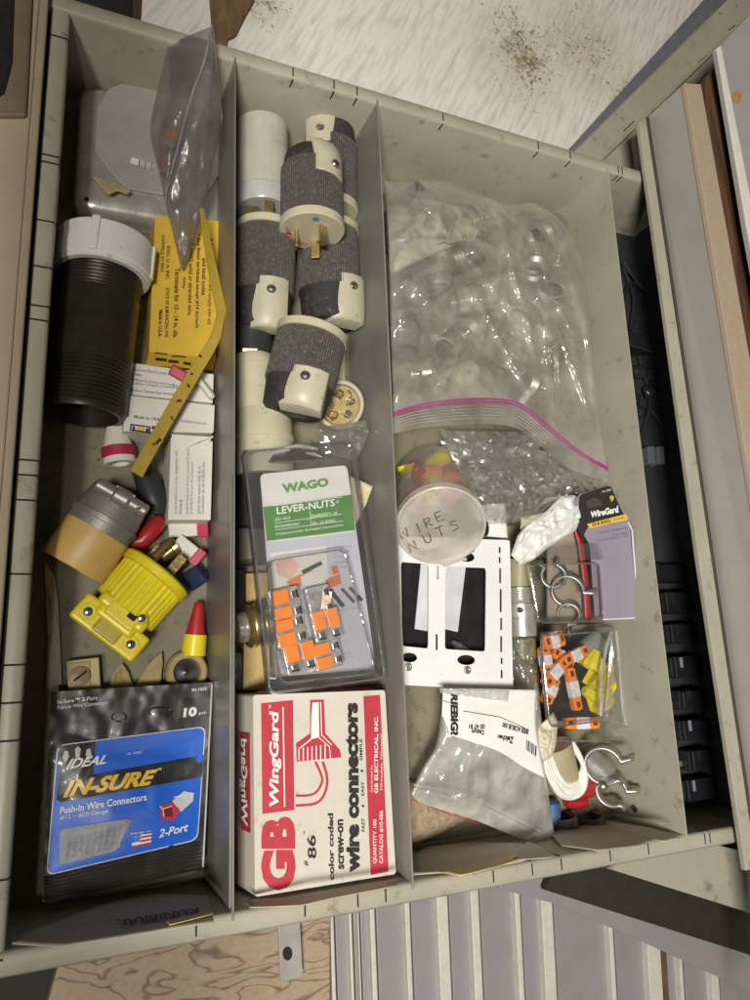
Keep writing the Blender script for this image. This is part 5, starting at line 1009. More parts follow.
# big zip bag
t = thing('zip_bag', 'large cloudy clear zip bag with magenta zipper full of metal fittings', 'zip bag', P(495, 320, 30))
Lf = [(384, 181, 40), (387, 220, 52), (389, 270, 56), (390, 320, 56), (392, 370, 58), (393, 412, 62)]
Rt = [(520, 206, 46), (556, 216, 48), (580, 250, 52), (589, 310, 54), (597, 380, 54), (607, 468, 60)]
mb = MB(); Ls = smoothline(Lf); Rs = smoothline(Rt)
topc = smoothline([(384, 181), (400, 181), (430, 179), (460, 184), (490, 197), (514, 207), (540, 208), (562, 226)], 6)
botc = smoothline([(393, 412), (420, 404), (455, 399), (490, 398), (520, 403), (548, 425), (575, 447), (607, 468)], 6)
def bagxy(u, v):
    a = lerp(Ls, v); b = lerp(Rs, v); tp = lerp(topc, u); bt = lerp(botc, u)
    x = (1-u)*a[0]+u*b[0]+(1-v)*tp[0]+v*bt[0]-((1-u)*(1-v)*384+u*(1-v)*562+(1-u)*v*393+u*v*607)
    y = (1-u)*a[1]+u*b[1]+(1-v)*tp[1]+v*bt[1]-((1-u)*(1-v)*181+u*(1-v)*226+(1-u)*v*412+u*v*468)
    z = a[2]*(1-u)+b[2]*u; return x, y, z
Rt[0] = (562, 226, 46); Rs = smoothline(Rt)
def crease(px, py, lines):
    s = 0
    for (ax, ay), (bx, by), w, h in lines:
        d = V((bx-ax, by-ay)); l2 = d.length_squared; tt = max(0, min(1, ((px-ax)*d.x+(py-ay)*d.y)/l2)); q = V((ax+d.x*tt-px, ay+d.y*tt-py)).length
        s += h*math.exp(-(q/w)**2)*math.sin(math.pi*min(1, tt+.12))
    return s
cl_ = [((535, 225), (556, 300), 5, 5), ((556, 300), (585, 350), 4, 4), ((500, 210), (548, 400), 5, 5), ((548, 280), (556, 440), 4, 6), ((395, 395), (500, 290), 7, 5), ((500, 290), (540, 350), 6, 4), ((392, 290), (470, 250), 8, 5), ((480, 300), (545, 420), 4, 4), ((570, 240), (600, 420), 5, 4), ((400, 190), (500, 215), 6, 5), ((430, 300), (545, 260), 5, 4), ((515, 230), (470, 380), 4, 4), ((560, 330), (600, 440), 3, 4), ((395, 240), (450, 200), 5, 5), ((585, 300), (600, 460), 3, 4), ((440, 390), (470, 330), 4, 3), ((395, 330), (440, 290), 5, 4)]
for sgn in (1, -1):
    def fn(u, v):
        x, y, z = bagxy(u, v); e = (max(0, 4*u*(1-u))**.5)*(max(0, math.sin(math.pi*(v*.93)))**.6); p = P(x, y, z)
        if sgn > 0: zz = z+9*e+crease(x, y, cl_)+cr(p.x, p.y, .013, 5.5, 3.)*min(1, e+.15)+cr(p.x, p.y, .034, 2.0, 9.)*min(1, e+.1)
        else: zz = max(1, z-1-50*e)
        return P(x, y, zz)
    mb.grid(fn, 150, 150)
mb.build('film', BAG, t, smooth=True, norm=False, ang=80)
# zipper lip beyond the zip line
botl = smoothline([(393, 434), (420, 428), (455, 425), (490, 424), (518, 429), (545, 450), (572, 470), (609, 482)], 6)
def lip(u, v):
    a = lerp(botc, u); b = lerp(botl, u); return P(a[0]*(1-v)+b[0]*v, a[1]*(1-v)+b[1]*v, 61+2*math.sin(u*9)*v-4*v*abs(u-.5))
MB().grid(lip, 70, 8).build('zip_lip', film('lip_film', tint=(.9, .9, .87), haze=.42, hcol=(.72, .70, .62), rough=.2, refl=.5, bump=.15, bs=40), t, smooth=True, norm=False)
for k, v in enumerate((.02, .16)): MB().tube([lip(i/60, v)+V((0, 0, .8)) for i in range(61)], .85 if k == 0 else .7, 6).build('zip_track', MAG, t, smooth=True)
m = MB()
for v in (.30, .42, .54, .66, .78): m.tube([lip(i/60, v)+V((0, 0, .4)) for i in range(61)], .42, 5)
m.build('lip_ribs', film('rib_clear', tint=(.8, .8, .78), haze=.5, hcol=(.75, .74, .68), rough=.15, refl=.6), t, smooth=True)
# ---- crumpled clear bags under the lip
o = pouch([(440, 440, 40), (450, 470, 38), (462, 500, 36), (478, 528, 34)], [(588, 452, 42), (590, 470, 40), (575, 492, 40), (530, 525, 36)], 18, 6.5, .16, 22, 17, 21.)
o.build('crumpled_bag', BAGC, None, smooth=False, norm=False, label='crumpled clear plastic bag between the zipper lip and the crumpled white paper', cat='plastic bag')
o = pouch([(440, 428, 44), (446, 445, 44), (455, 462, 42)], [(555, 430, 44), (545, 445, 44), (520, 458, 42)], 10, 5, .18, 22, 9, 25.)
o.build('crumpled_bag', BAGC, None, smooth=False, norm=False, label='thin crumpled clear bag tucked directly below the zipper lip', cat='plastic bag')
m = MB()
for k in range(5): m.tube([P(490+k*11, 441-k*.5, 26), P(495+k*11, 436, 30), P(501+k*11, 441, 28), P(497+k*11, 446, 26), P(490+k*11, 441, 26)], 2.2, 8)
m.build('chain_links', mat('dark_chain', (.12, .115, .11), .3, metal=.8), None, smooth=True, label='dark metal chain links under the crumpled clear bags', cat='chain')
coupling((500, 500, 14), (530, 480, 18), 12, 'dull conduit fitting under the crumpled clear bags', OLIVE, None)
coupling((465, 482, 14), (500, 470, 14), 13, 'grey conduit fitting under the left side of the crumpled clear bags', STEELM, None)
pouch([(535, 452, 40), (540, 468, 40), (548, 486, 36)], [(606, 480, 40), (602, 492, 40), (590, 500, 38)], 12, 5, .18, 16, 12, 27.).build('crumpled_bag', BAGC, None, smooth=False, norm=False, label='crumpled clear bag wedged between the zipper lip and the black and yellow card', cat='plastic bag')
pouch([(512, 575, 22), (510, 610, 24), (512, 690, 24)], [(532, 575, 22), (534, 620, 24), (540, 695, 24)], 10, 4, .08, 40, 60, 29.).build('crumpled_bag', BAGC, None, smooth=True, norm=False, label='narrow crumpled clear bag squeezed along the right edge of the white plate', cat='plastic bag')
coupling((548, 470, 14), (580, 486, 16), 11, 'steel conduit fitting under the bag wedged by the black and yellow card', STEEL, None)
coupling((455, 448, 14), (480, 458, 14), 10, 'steel conduit fitting under the thin bag below the zipper lip', STEEL, None)
# ---- tub
t = thing('wire_nut_tub', 'round translucent plastic tub with a hand lettered lid', 'tub', P(430, 470, 20))
A, B = P(431, 478, 26), P(441, 527, 78); M = frame(A, B); L = (B-A).length
# orientation chosen so the lid faces up and toward the near wall
Rb, Rl = 29.5, 33.5
MB().lathe([(-2, .1), (-2, Rb-2), (0, Rb), (L*.45, Rb+1), (L*.45, Rb+1.7), (L*.5, Rb+1.7), (L-6, Rb+2.6)], M=M, n=64, caps=False).build('cup', TUB, t, smooth=True, norm=False)
MB().lathe([(L-7, Rl-.5), (L-7, Rl), (L-.5, Rl), (L, Rl-.8), (L-.3, Rl-2.6), (L-1.4, Rl-3.4), (L-1.4, .1)], M=M, n=72, caps=False).build('lid', TUBLID, t, smooth=True, norm=False, ang=40)
MB().lathe([(L-.6, Rl-1.6), (L+.2, Rl-1.2), (L-.4, Rl-.4)], M=M, n=72, caps=False).build('lid_rim', film('lid_rim', haze=.8, hcol=(.86, .84, .80), rough=.2, refl=.5), t, smooth=True, norm=False)
MB().box((-20, 0, 0), (7, 18, 2.4), M @ Matrix.Translation((-13, 0, L-3)) @ Matrix.Rotation(.2, 4, 'Z')).build('lid_tab', TUBLID, t, bevel=.8)
lc = M @ V((0, 0, L-1.2)); nz = (B-A).normalized()
class LidS(Sheet):
    def __init__(s): s.o = lc; s.n = nz; s.x = V((1, 0, 0)); s.x = (s.x-nz*s.x.dot(nz)).normalized(); s.y = s.n.cross(s.x); s.h = None
ls = LidS(); m = MB()
def hand(strokes, ox, oy, sc=1., w=1.3, rot=0):
    for st in strokes:
        L_ = [(ox+(x*math.cos(rot)-y*math.sin(rot))*sc, oy+(x*math.sin(rot)+y*math.cos(rot))*sc) for x, y in st]; m.tube([ls.at(*q_, .5) for q_ in L_], mm(w, 430, 540, 60)/2, 6, )
LT = {'W': [[(0, -8), (2, 0), (4, -6), (7, 0), (8, -8)]], 'I': [[(0, -8), (0, 0)]], 'R': [[(0, 0), (0, -8), (5, -7.5), (5, -5), (0, -4), (6, 0)]], 'E': [[(6, -8), (0, -8), (0, 0), (6, 0)], [(0, -4), (4, -4)]],
      'N': [[(0, 0), (0, -8), (6, 0), (6, -8)]], 'U': [[(0, -8), (0.5, -1), (3, 0), (5.5, -1), (6, -8)]], 'T': [[(-1, -8), (7, -8)], [(3, -8), (3, 0)]], 'S': [[(6, -7.5), (1, -8), (0, -5.5), (5, -3.5), (5.5, -.5), (0, 0)]]}
for ch, x, y in (('W', 401, 540), ('I', 420, 532), ('R', 427, 528), ('E', 438, 522)): hand(LT[ch], x, y, 1.15, 1.2, -.42)
for ch, x, y in (('N', 411, 552), ('U', 426, 544), ('T', 439, 537), ('S', 453, 531)): hand(LT[ch], x, y, 1.15, 1.2, -.42)
m.build('hand_lettering', mat('marker_brown', (.10, .055, .07), .5), t, smooth=True)
k = 0
for (a, b, z), (c_x, d_y, z2), mt, nm in (((408, 462, 34), (420, 476, 36), RED, 'red'), ((412, 470, 38), (436, 476, 38), ORANGE, 'orange'), ((424, 466, 34), (442, 457, 34), YELLOW, 'yellow'), ((404, 488, 44), (420, 494, 46), RED, 'red'),
        ((444, 484, 40), (424, 484, 40), YELLOW, 'yellow'), ((440, 492, 46), (452, 478, 42), ORANGE, 'orange'), ((408, 478, 30), (404, 464, 32), YELLOW, 'yellow'), ((428, 500, 44), (414, 506, 46), RED, 'red'), ((446, 500, 50), (456, 488, 46), RED, 'red'), ((424, 488, 50), (424, 500, 56), YELLOW, 'yellow'), ((440, 466, 34), (450, 476, 38), RED, 'red')):
    desc = ['upper left', 'centre', 'far right', 'lower left', 'front middle', 'right side', 'left edge', 'just under the lid', 'lower right', 'open end up in the middle', 'behind the orange one'][k]; k += 1
    a += 2; nut(P(a, b, z), P(c_x+2, d_y, z2), 4.4, 8.2, mt, '%s wire nut in the translucent tub, %s' % (nm, desc), 'wire nuts in the translucent tub')
# ---- white bracket plate
t = thing('mounting_plate', 'white painted two gang metal mounting plate with rectangular openings', 'mounting plate', P(455, 612, 20))
wz = 44; wsx = Sheet((400, 540, wz), (508, 540, wz), (403, 684, wz))
def frame_plate(outer, holes, mt, name, thick=1.4):
    bm = bmesh.new(); rings = [outer]+holes; edges = []
    for r_ in rings:
        vs = [bm.verts.new(wsx.at(*p_, 0)) for p_ in r_]
        edges += [bm.edges.new((vs[i], vs[(i+1) % len(vs)])) for i in range(len(vs))]
    bmesh.ops.triangle_fill(bm, edges=edges, use_beauty=True, normal=wsx.n); 
    m = MB(); bm.verts.index_update(); n = len(bm.verts); vs = [v.co.copy() for v in bm.verts]; fs = [[v.index for v in f.verts] for f in bm.faces]
    bd = [e for e in bm.edges if len(e.link_faces) == 1]
    m.add(vs+[v-wsx.n*thick for v in vs], fs+[[i+n for i in f][::-1] for f in fs]+[(e.verts[0].index, e.verts[1].index, e.verts[1].index+n, e.verts[0].index+n) for e in bd]); bm.free()
    return m.build(name, mt, t, bevel=.25)
def slotpts(c, w, h, r=None): return [(c[0]+sx*(w/2)+0, c[1]+sy*h/2) for sx, sy in ((-1, -1), (1, -1), (1, 1), (-1, 1))]
holes = [rrect([(402.5, 646), (428.5, 648.5), (429, 564), (401, 562)], .06, 3), rrect([(445, 649), (485.5, 651.5), (486.5, 568), (446, 566.5)], .05, 3)]
holes += [ell((467, 557), 8, 4.8, 18, 2), ell((409.5, 657.5), 8, 4.8, 18, 2), ell((466.5, 660), 9, 5, 18, 2)]
for x, y0, y1 in ((438, 566, 579), (437, 634, 650), (500, 547, 553), (500, 557, 563), (500.5, 568, 583), (501, 589, 612), (501.5, 618, 630), (501.5, 636, 652), (502, 658, 664), (502, 670, 678)): holes.append([(x-1.1, y0), (x+1.1, y0), (x+1.1, y1), (x-1.1, y1)])
PW = mat('white_enamel', (.80, .80, .79), .35, var=.03, vs=30, dirt=(.45, .44, .42), dirt_amt=.04, dirt_s=130)
frame_plate([(398, 536), (508, 540), (511.5, 688), (403, 682), (401, 610)], holes, PW, 'plate')
m = MB(); m.prism(wsx.pts([(403, 682), (511.5, 688), (511.3, 691), (403, 685)], -1), -wsx.n*8); m.prism(wsx.pts([(508, 540), (510, 541), (513.5, 689), (511.5, 688)], -1), -wsx.n*8); m.build('folded_edge', PW, t, bevel=.4)
for a, b in ((408, 667), (467, 670), (471, 549)):
    p = wsx.at(a, b, 0); o = MB().lathe([(0, 3.2), (.9, 3.0), (1.2, 2), (.5, 1.2), (.5, .1)], p, p+wsx.n, 20, caps=False).build('screw', STEELM, t, smooth=True)
MB().prism([P(a, b, 44) for a, b in ((421, 560), (446, 560), (446, 576), (458, 640), (430, 640), (418, 650))], 2).build('white_tongue', LILWH, None, label='pale strip seen behind the openings of the white mounting plate', cat='metal strip') if False else None
tg = MB(); tg.prism([P(a, b, 36) for a, b in ((422, 556), (443, 557), (433, 632), (415, 629))], 1.5); tg.build('metal_strip', mat('pale_strip', (.62, .64, .68), .35), None, bevel=.3, label='pale strip seen through the left opening of the white mounting plate', cat='metal strip')
tg = MB(); tg.prism([P(a, b, 36) for a, b in ((444, 556), (467, 558), (458, 632), (440, 628))], 1.5); tg.build('metal_strip', mat('pale_strip_two', (.60, .61, .64), .35), None, bevel=.3, label='pale strip seen through the right opening of the white mounting plate', cat='metal strip')
bp_ = MB(); bp_.prism([P(a, b, 28) for a, b in ((396, 545), (496, 550), (500, 672), (400, 668))], 30); o = bp_.build('switch_box', BLACK, None, bevel=2, label='black plastic box filling the openings behind the white mounting plate', cat='black box')
m = MB(); m.tube([P(452, 641, 33), P(458, 646, 34), P(468, 650, 33)], [1, 3, 1], 8, 2.2); m.build('film_glint', BAGC, o, smooth=True)
MB().lathe([(-7, 3.5), (-6, 7), (6, 7), (7, 3.5)], P(478, 529, 44), P(496, 530, 44), 24).build('rotary_knob_piece', BLACK, None, smooth=True, label='black knob peeking out above the white mounting plate', cat='knob')
o = paper([(474, 505), (505, 503), (508, 538), (480, 536)], 40, 'printed_leaflet', PAPERW, 'crinkled white leaflet with faint print right of the tub', 'leaflet', .8, 3)
lf = Sheet((474, 505, 41.6), (505, 503, 41.6), (480, 536, 41.6)); m = MB()
for k in range(5): lf.text('mounting instruction sheet'[k:20+k], [(480, 511+k*3.2), (502, 510+k*3.2), (502, 508.6+k*3.2), (480, 509.6+k*3.2)], 0, 0, .4, m)
m.build('faint_print', mat('faint_ink', (.48, .47, .44), .6), o)
# ---- crumpled white paper
def crumple_poly(L, z, T, name, mt, label, cat, seed, a=3., k=.09, R_=22, d=5):
    L = dense(L, d); cx = sum(p[0] for p in L)/len(L); cy = sum(p[1] for p in L)/len(L); n = len(L); m = MB()
    for sg in (1, -1):
        vs = []; fs = []
        for r in range(R_+1):
            f = r/R_; e = (1-f*f)**.5 if f < 1 else 0
            for j in range(n):
                px = cx+(L[j][0]-cx)*f; py = cy+(L[j][1]-cy)*f; p = P(px, py, z); vs.append(P(px, py, max(.6, z+sg*(T*e+cr(p.x, p.y, k, a, seed)*(.3+.7*e)))) if sg > 0 else P(px, py, max(.6, z-T*.5*e)))
        for r in range(R_):
            for j in range(n): fs.append((r*n+j, r*n+(j+1) % n, (r+1)*n+(j+1) % n, (r+1)*n+j))
        m.add(vs, fs)
    return m.build(name, mt, None, smooth=True, norm=False, ang=28, label=label, cat=cat)
crumple_poly([(511, 555), (521, 565), (533, 560), (552, 545), (575, 531), (586, 515), (584, 502), (574, 495), (561, 496), (545, 512), (530, 520), (518, 535)], 50, 7, 'crumpled_paper', mat('tissue_white', (.80, .79, .75), .55, bump=.6, bs=120), 'crumpled white paper lying left of the black and yellow card', 'crumpled paper', 31., 4, .11, 12, 3)
crumple_poly([(521, 517), (545, 512), (530, 522), (520, 530)], 48, 4, 'crumpled_film', mat('tan_film', (.55, .50, .38), .3, bump=.5, bs=120), 'scrap of tan film at the upper left of the crumpled white paper', 'film scrap', 33., 2, .12)
# ---- black yellow card
t = thing('hang_card', 'black, yellow and lilac hang card leaning on the right wall', 'hang card', P(608, 550, 20))
hc = Sheet((583, 494, 58), (613, 485, 64), (602, 619, 44))
hc.slab([(570, 505), (580, 494), (607, 486), (611, 486), (624, 512), (630, 527), (637, 612), (634, 618), (604, 618), (595, 616), (590, 545), (578, 525)], .8).build('card', LILAC, t, bevel=.15)
hc.poly([(579, 497), (582, 494), (607, 486), (611, 486.5), (622, 511), (626, 518), (588, 527), (584, 535), (586, 545), (578, 530)], .3).build('black_header', INK, t)
hc.poly([(587, 524), (626, 514), (628.5, 519.5), (612, 523), (590, 528.5)], .5).build('yellow_band', YCARD, t)
hc.poly([(586, 503), (592, 497.5), (600, 499), (603, 505), (588, 508)], .5).build('hang_slot', mat('slot_brown', (.06, .05, .04), .6), t)
m = MB(); hc.text('WireGard', [(590.5, 518), (618.5, 512.5), (618, 505.5), (590.5, 511.5)], .05, 0, .6, m); hc.text('76-006', [(602, 493), (611, 490.5), (611, 488.5), (602, 491)], .0, 0, .6, m); m.build('white_lettering', INKW, t)
hc.text('9', [(610, 502), (614.5, 501), (613.5, 495), (609.5, 496)], .05, 0, .6).build('yellow_lettering', YCARD, t)
m = MB(); hc.text('22-8 AWG', [(592, 526.5), (610.5, 522.5), (610, 519), (592, 523)], .03, 0, .8, m); hc.text('(0.34-8)', [(613.5, 521.3), (624.5, 519), (624, 516.6), (613.5, 518.8)], 0, 0, .8, m); m.build('band_lettering', INK, t)
m = MB(); hc.text('TERMINAL CONNECTORS', [(598, 534.5), (627.5, 529), (627.5, 526.8), (598, 532)], 0, 0, .3, m); hc.text('CONECTORES', [(612, 536.5), (627.5, 534), (627.5, 531.8), (612, 534.2)], 0, 0, .3, m); hc.text('CONNECTEURS A VIS', [(596, 542), (628, 537), (628, 534.8), (596, 539.5)], 0, 0, .3, m); m.build('grey_lettering', mat('lilac_ink', (.14, .11, .18), .5), t)
MB().tube(hc.pts([(628, 522), (632, 530), (638, 612), (635, 618), (600, 619.5)], .6), .8, 6).build('card_edge', LILWH, t, smooth=True)
# red strip and clamp blister
MB().tube([P(576, 528, 40), P(581, 545, 40), P(585, 575, 38), P(587, 600, 36), P(588, 622, 34)], [2.5, 3, 3, 3.2, 3.2], 10, .5).build('red_strap', RED, None, smooth=True, label='red plastic strip standing behind the clear clamp blister', cat='plastic strip')
MB().prism([P(a, b, 30) for a, b in ((548, 538), (575, 531), (583, 620), (548, 624))], 2).build('brown_card', mat('brown_liner', (.38, .31, .24), .6), None, label='brown liner card behind the clear clamp blister', cat='card')
t = thing('clamp_blister', 'clear blister with metal pipe clamps on the right of the white plate', 'blister pack', P(565, 585, 20))
bs2 = Sheet((528, 558, 52), (602, 552, 52), (540, 625, 48))
b1 = rrect([(536, 626), (606, 624), (602, 560), (524, 562)], .09, 5); b2 = rrect([(539, 623), (603, 621), (599, 563), (529, 565)], .09, 5)
bs2.poly(b2, 6).build('blister_face', SHELL, t)
def ring2(S_, p0, p1, o0, o1, name, mt, par):
    m = MB(); a = S_.pts(p0, o0); b = S_.pts(p1, o1); n = len(a); m.add(a+b, [(k, (k+1) % n, (k+1) % n+n, k+n) for k in range(n)]); return m.build(name, mt, par, smooth=True, norm=False, ang=50)
ring2(bs2, b1, b2, -16, 6, 'blister_wall', SHELLE, t); MB().tube(bs2.pts(b2+[b2[0]], 6), .7, 6).build('blister_rim', SHELLE, t, smooth=True)
bs2.slab(rrect([(545, 560), (606, 560), (600, 542), (540, 548)], .12, 4, 2.), .6, 1).build('hang_tab', SHELL, t)
def strap_clamp(cx, cy, z, r, ang, label, w=11, group='pipe clamps in the clear blister'):
    m = MB(); C0 = P(cx, cy, z); R_ = frame(C0, C0+(CAM-C0)+V((-130, -230, 0)), V((1, 0, 0)), ang); vs = []; fs = []; N = 26; pts = []
    for i in range(N+1):
        a = math.radians(-52+300*i/N); pts.append((r*math.cos(a), r*math.sin(a)))
    pts = [(pts[0][0]+8, pts[0][1]-7)]+pts+[(pts[-1][0]-1, pts[-1][1]-5)]
    for (x, y) in pts:
        for zz in (-w/2, w/2): vs.append((x, y, zz))
    fs = [(2*i, 2*i+2, 2*i+3, 2*i+1) for i in range(len(pts)-1)]
    m.add(vs, fs, R_); o = m.build('pipe_clamp', STEELM, None, smooth=True, solid=2.4, ang=40, label=label, cat='pipe clamp', group=group)
    MB().lathe([(-1, 2.6), (1.6, 2.6), (2, 1.6), (2, .1)], M=R_ @ Matrix.Translation((r*.62+4, -r*.79-3.5, 0)) @ Matrix.Rotation(math.radians(90), 4, 'X') @ Matrix.Rotation(.8, 4, 'Y'), n=16, caps=False).build('screw', SCREW, o, smooth=True); return o
strap_clamp(568, 590, 40, 13, 60, 'steel pipe clamp in the middle of the clear blister'); strap_clamp(554, 575, 36, 10, 200, 'steel pipe clamp at the upper left of the clear blister'); strap_clamp(569, 613, 34, 9, -30, 'steel pipe clamp at the bottom of the clear blister')
# ---- conduit bits left of blister
MB().lathe([(0, 8), (0, 11), (30, 11), (32, 9)], P(519, 560, 26), P(519, 592, 24), 30).build('olive_tube', mat('olive_tube', (.34, .31, .18), .35), None, smooth=True, label='olive tube end right of the white mounting plate', cat='tube')
coupling((519, 588, 28), (522, 636, 26), 12.5, 'threaded steel conduit fitting between white plate and clear blister', STEEL, None)
MB().lathe([(0, 8), (0, 12), (16, 12), (20, 8)], P(521, 638, 22), P(523, 662, 20), 30).build('olive_bushing', mat('olive_bushing', (.22, .20, .12), .4), None, smooth=True, label='dark olive bushing below the threaded steel fitting', cat='bushing')
# ---- orange connector blister
t = thing('connector_blister', 'clear plastic box of orange and yellow wire connectors near the right wall', 'blister pack', P(580, 690, 20))
q0 = [(545, 744), (627, 735), (616, 625), (535, 632)]; ob = Sheet((535, 632, 54), (616, 625, 54), (545, 744, 50))
p0 = rrect([(546, 733), (626, 724), (614, 626), (538, 632)], .05, 4); p1 = rrect([(550, 727), (603, 721), (611, 631), (541, 636)], .06, 4)
ob.poly(p1, 4).build('box_face', SHELL, t)
ring2(ob, p0, p1, -26, 4, 'box_wall', SHELL, t); MB().tube(ob.pts(p1+[p1[0]], 4), .6, 6).build('box_rim', SHELLE, t, smooth=True)
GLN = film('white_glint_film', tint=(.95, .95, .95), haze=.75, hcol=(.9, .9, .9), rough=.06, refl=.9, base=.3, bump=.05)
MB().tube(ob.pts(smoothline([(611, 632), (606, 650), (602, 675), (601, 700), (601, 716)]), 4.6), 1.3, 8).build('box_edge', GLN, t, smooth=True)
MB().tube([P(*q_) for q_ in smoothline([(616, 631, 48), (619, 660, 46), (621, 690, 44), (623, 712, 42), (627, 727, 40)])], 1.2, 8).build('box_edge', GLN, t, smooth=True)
m = MB(); m.tube([P(*q_) for q_ in ((541, 636, 50), (543, 680, 48), (548, 730, 44), (556, 741, 44), (590, 741, 44), (624, 737, 42))], .9, 8); m.tube([P(*q_) for q_ in ((601, 716, 54), (613, 724, 48), (627, 727, 42))], .8, 8); m.build('box_edge', SHELLE, t, smooth=True)
k = 0
for (cx, cy, z, an, ln, w) in ((553, 640, 44, 10, 20, 13), (545, 660, 40, 95, 22, 9), (555, 672, 44, 40, 30, 9), (575, 655, 46, 20, 26, 9), (573, 689, 46, 98, 34, 8), (581, 723, 42, -3, 34, 9), (562, 658, 38, -35, 22, 10), (550, 690, 30, 60, 24, 10)):
    M_ = Matrix.Translation(P(cx, cy, z)) @ Matrix.Rotation(math.radians(an), 4, 'Z'); d_ = ['topmost in the clear box', 'at the left edge of the clear box', 'slanting in the middle left of the clear box', 'lying across below the topmost', 'standing upright in the centre of the clear box', 'lying crosswise along the bottom of the clear box', 'half hidden under the slanting one', 'deep in the lower left of the clear box'][k]; k += 1
    c_r = 2.2 if k % 2 else 3.2; pts = [M_ @ V((sx*(ln/2-c_r)+c_r*math.cos(math.radians(a)), sy*(w/2-c_r)+c_r*math.sin(math.radians(a)), 3)) for sx, sy, a0 in ((1, 1, 0), (-1, 1, 90), (-1, -1, 180), (1, -1, 270)) for a in (a0, a0+30, a0+60, a0+90)]
    o = MB().prism(pts, 6).build('wire_connector', ORANGE, None, bevel=.8, label='orange wire connector with clear middle, '+d_, cat='wire connector', group='orange connectors in the clear box')
    for e_ in (-1, 1): MB().box((e_*ln*.36, 0, 3.1), (ln*.13, w*.4, .5), M_).build('wire_port', mat('port_shadow', (.10, .03, .01), .6) if (k == 1 and e_ < 0) else bpy.data.materials['port_shadow'], o)
    MB().box((0, 0, .4), (ln*.38, w*1.04, 6.6), M_).build('clear_middle', mat('milky_clear', (.72, .72, .74), .12, var=.25, vs=250) if k == 1 else bpy.data.materials['milky_clear'], o, bevel=.6)
for (a, b, z), (c1, d1, z1), l in (((597, 650, 40), (588, 668, 36), 'upper yellow wing nut in the clear box'), ((610, 665, 36), (596, 690, 38), 'middle yellow wing nut in the clear box'), ((584, 690, 36), (607, 702, 34), 'lower yellow wing nut in the clear box')):
    o = nut(P(a, b, z), P(c1, d1, z1), 5, 8.5, YELLOW, l, 'yellow wing nuts in the clear box', ribs=10)
    M_ = frame(P(a, b, z), P(c1, d1, z1)); L_ = (P(a, b, z)-P(c1, d1, z1)).length
    MB().prism([M_ @ V((1, x, zz)) for x, zz in ((-13, L_), (-13, L_*.55), (-5, L_*.2), (5, L_*.2), (13, L_*.55), (13, L_))], (M_.to_3x3() @ V((-2.2, 0, 0)))).build('wings', YELLOW, o, bevel=.5)
MB().lathe([(0, 4), (2, 9), (20, 10), (22, 6)], P(583, 652, 30), P(600, 640, 28), 24).build('grey_cap', mat('grey_cap', (.30, .31, .27), .4), None, smooth=True, label='grey green cap at the top right inside the clear box', cat='plastic cap')
MB().prism([P(a, b, 18) for a, b in ((546, 640), (606, 636), (614, 715), (552, 722))], 14).build('black_insert', BLACK, None, bevel=1, label='dark filler block lying under the orange connectors', cat='block')
# ---- labelled bag
t = thing('parts_bag', 'milky zip bag with a white printed label folded over its top', 'plastic bag', P(490, 770, 10))
Ll = [(443, 690, 46), (441, 715, 46), (436, 745, 42), (424, 765, 36), (413, 786, 32)]
Rl_ = [(538, 690, 46), (541, 715, 46), (544, 765, 40), (549, 800, 34), (555, 842, 26)]
botb = smoothline([(411, 792), (420, 803), (450, 812), (480, 822), (520, 838), (556, 845)], 6)
LLs = smoothline(Ll); RRs = smoothline(Rl_); mb = MB()
def lbxy(u, v):
    a = lerp(LLs, v); b = lerp(RRs, v); bt = lerp(botb, u); st = (413+(555-413)*u, 786+(842-786)*u)
    return (1-u)*a[0]+u*b[0]+v**3*(bt[0]-st[0]), (1-u)*a[1]+u*b[1]+v**3*(bt[1]-st[1]), a[2]*(1-u)+b[2]*u
for sg in (1, -1):
    def fn(u, v):
        x, y, z = lbxy(u, v); e = (max(0, 4*u*(1-u))**.5)*math.sin(math.pi*min(1, v*.9+.02))**.7; p = P(x, y, z)
        return P(x, y, z+9*e+cr(p.x, p.y, .026, 5., 14.)*min(1, e+.1) if sg > 0 else max(1, z-12*e))
    mb.grid(fn, 60, 60)
mb.build('film', film('milky_bag', tint=(.93, .93, .91), haze=.5, hcol=(.86, .85, .81), rough=.16, refl=.65, bump=.6, bs=60, base=.05), t, smooth=True, norm=False, ang=80)
m = MB()
for o_ in (0, 5.5): m.tube([P(*lerp([(413, 787-o_+3, 34), (440, 792-o_+3, 36), (480, 803-o_+3, 37), (520, 823-o_+3, 34), (552, 842-o_+1, 28)], i/30)) for i in range(31)], .7, 6)
m.build('zip_track', film('zip_white', haze=.7, hcol=(.82, .81, .78), rough=.15, refl=.6), t, smooth=True)
MB().tube([P(*lerp([(411, 799, 33), (440, 811, 34), (480, 824, 34)], i/20)) for i in range(21)], .4, 6).build('red_line', CRIMSON, t, smooth=True)
lh = lambda x, y: 1.2*noise.noise(V((x*.04, y*.04, 5)))
lb = Sheet((443, 690, 60), (538, 700, 60), (452, 740, 58), lh)
lL = smoothline([(443, 688), (442, 715), (443, 717), (450, 735)], 5); lR = smoothline([(537, 690), (536, 720), (539, 745), (545, 778)], 5); lB = smoothline([(450, 735), (475, 743), (500, 752), (525, 768), (545, 778)], 5)
def lbl(u, v, off=.0):
    a = lerp(lL, v); b = lerp(lR, v); bt = lerp(lB, u); st = (450+95*u, 735+43*u); x = (1-u)*a[0]+u*b[0]+v*v*(bt[0]-st[0]); y = (1-u)*a[1]+u*b[1]+v*v*(bt[1]-st[1]); return lb.at(x, y, off)
MB().grid(lambda u, v: lbl(u, v, 1.0), 30, 20).build('label_sheet', PAPERW, t, smooth=True, norm=False, solid=.25)
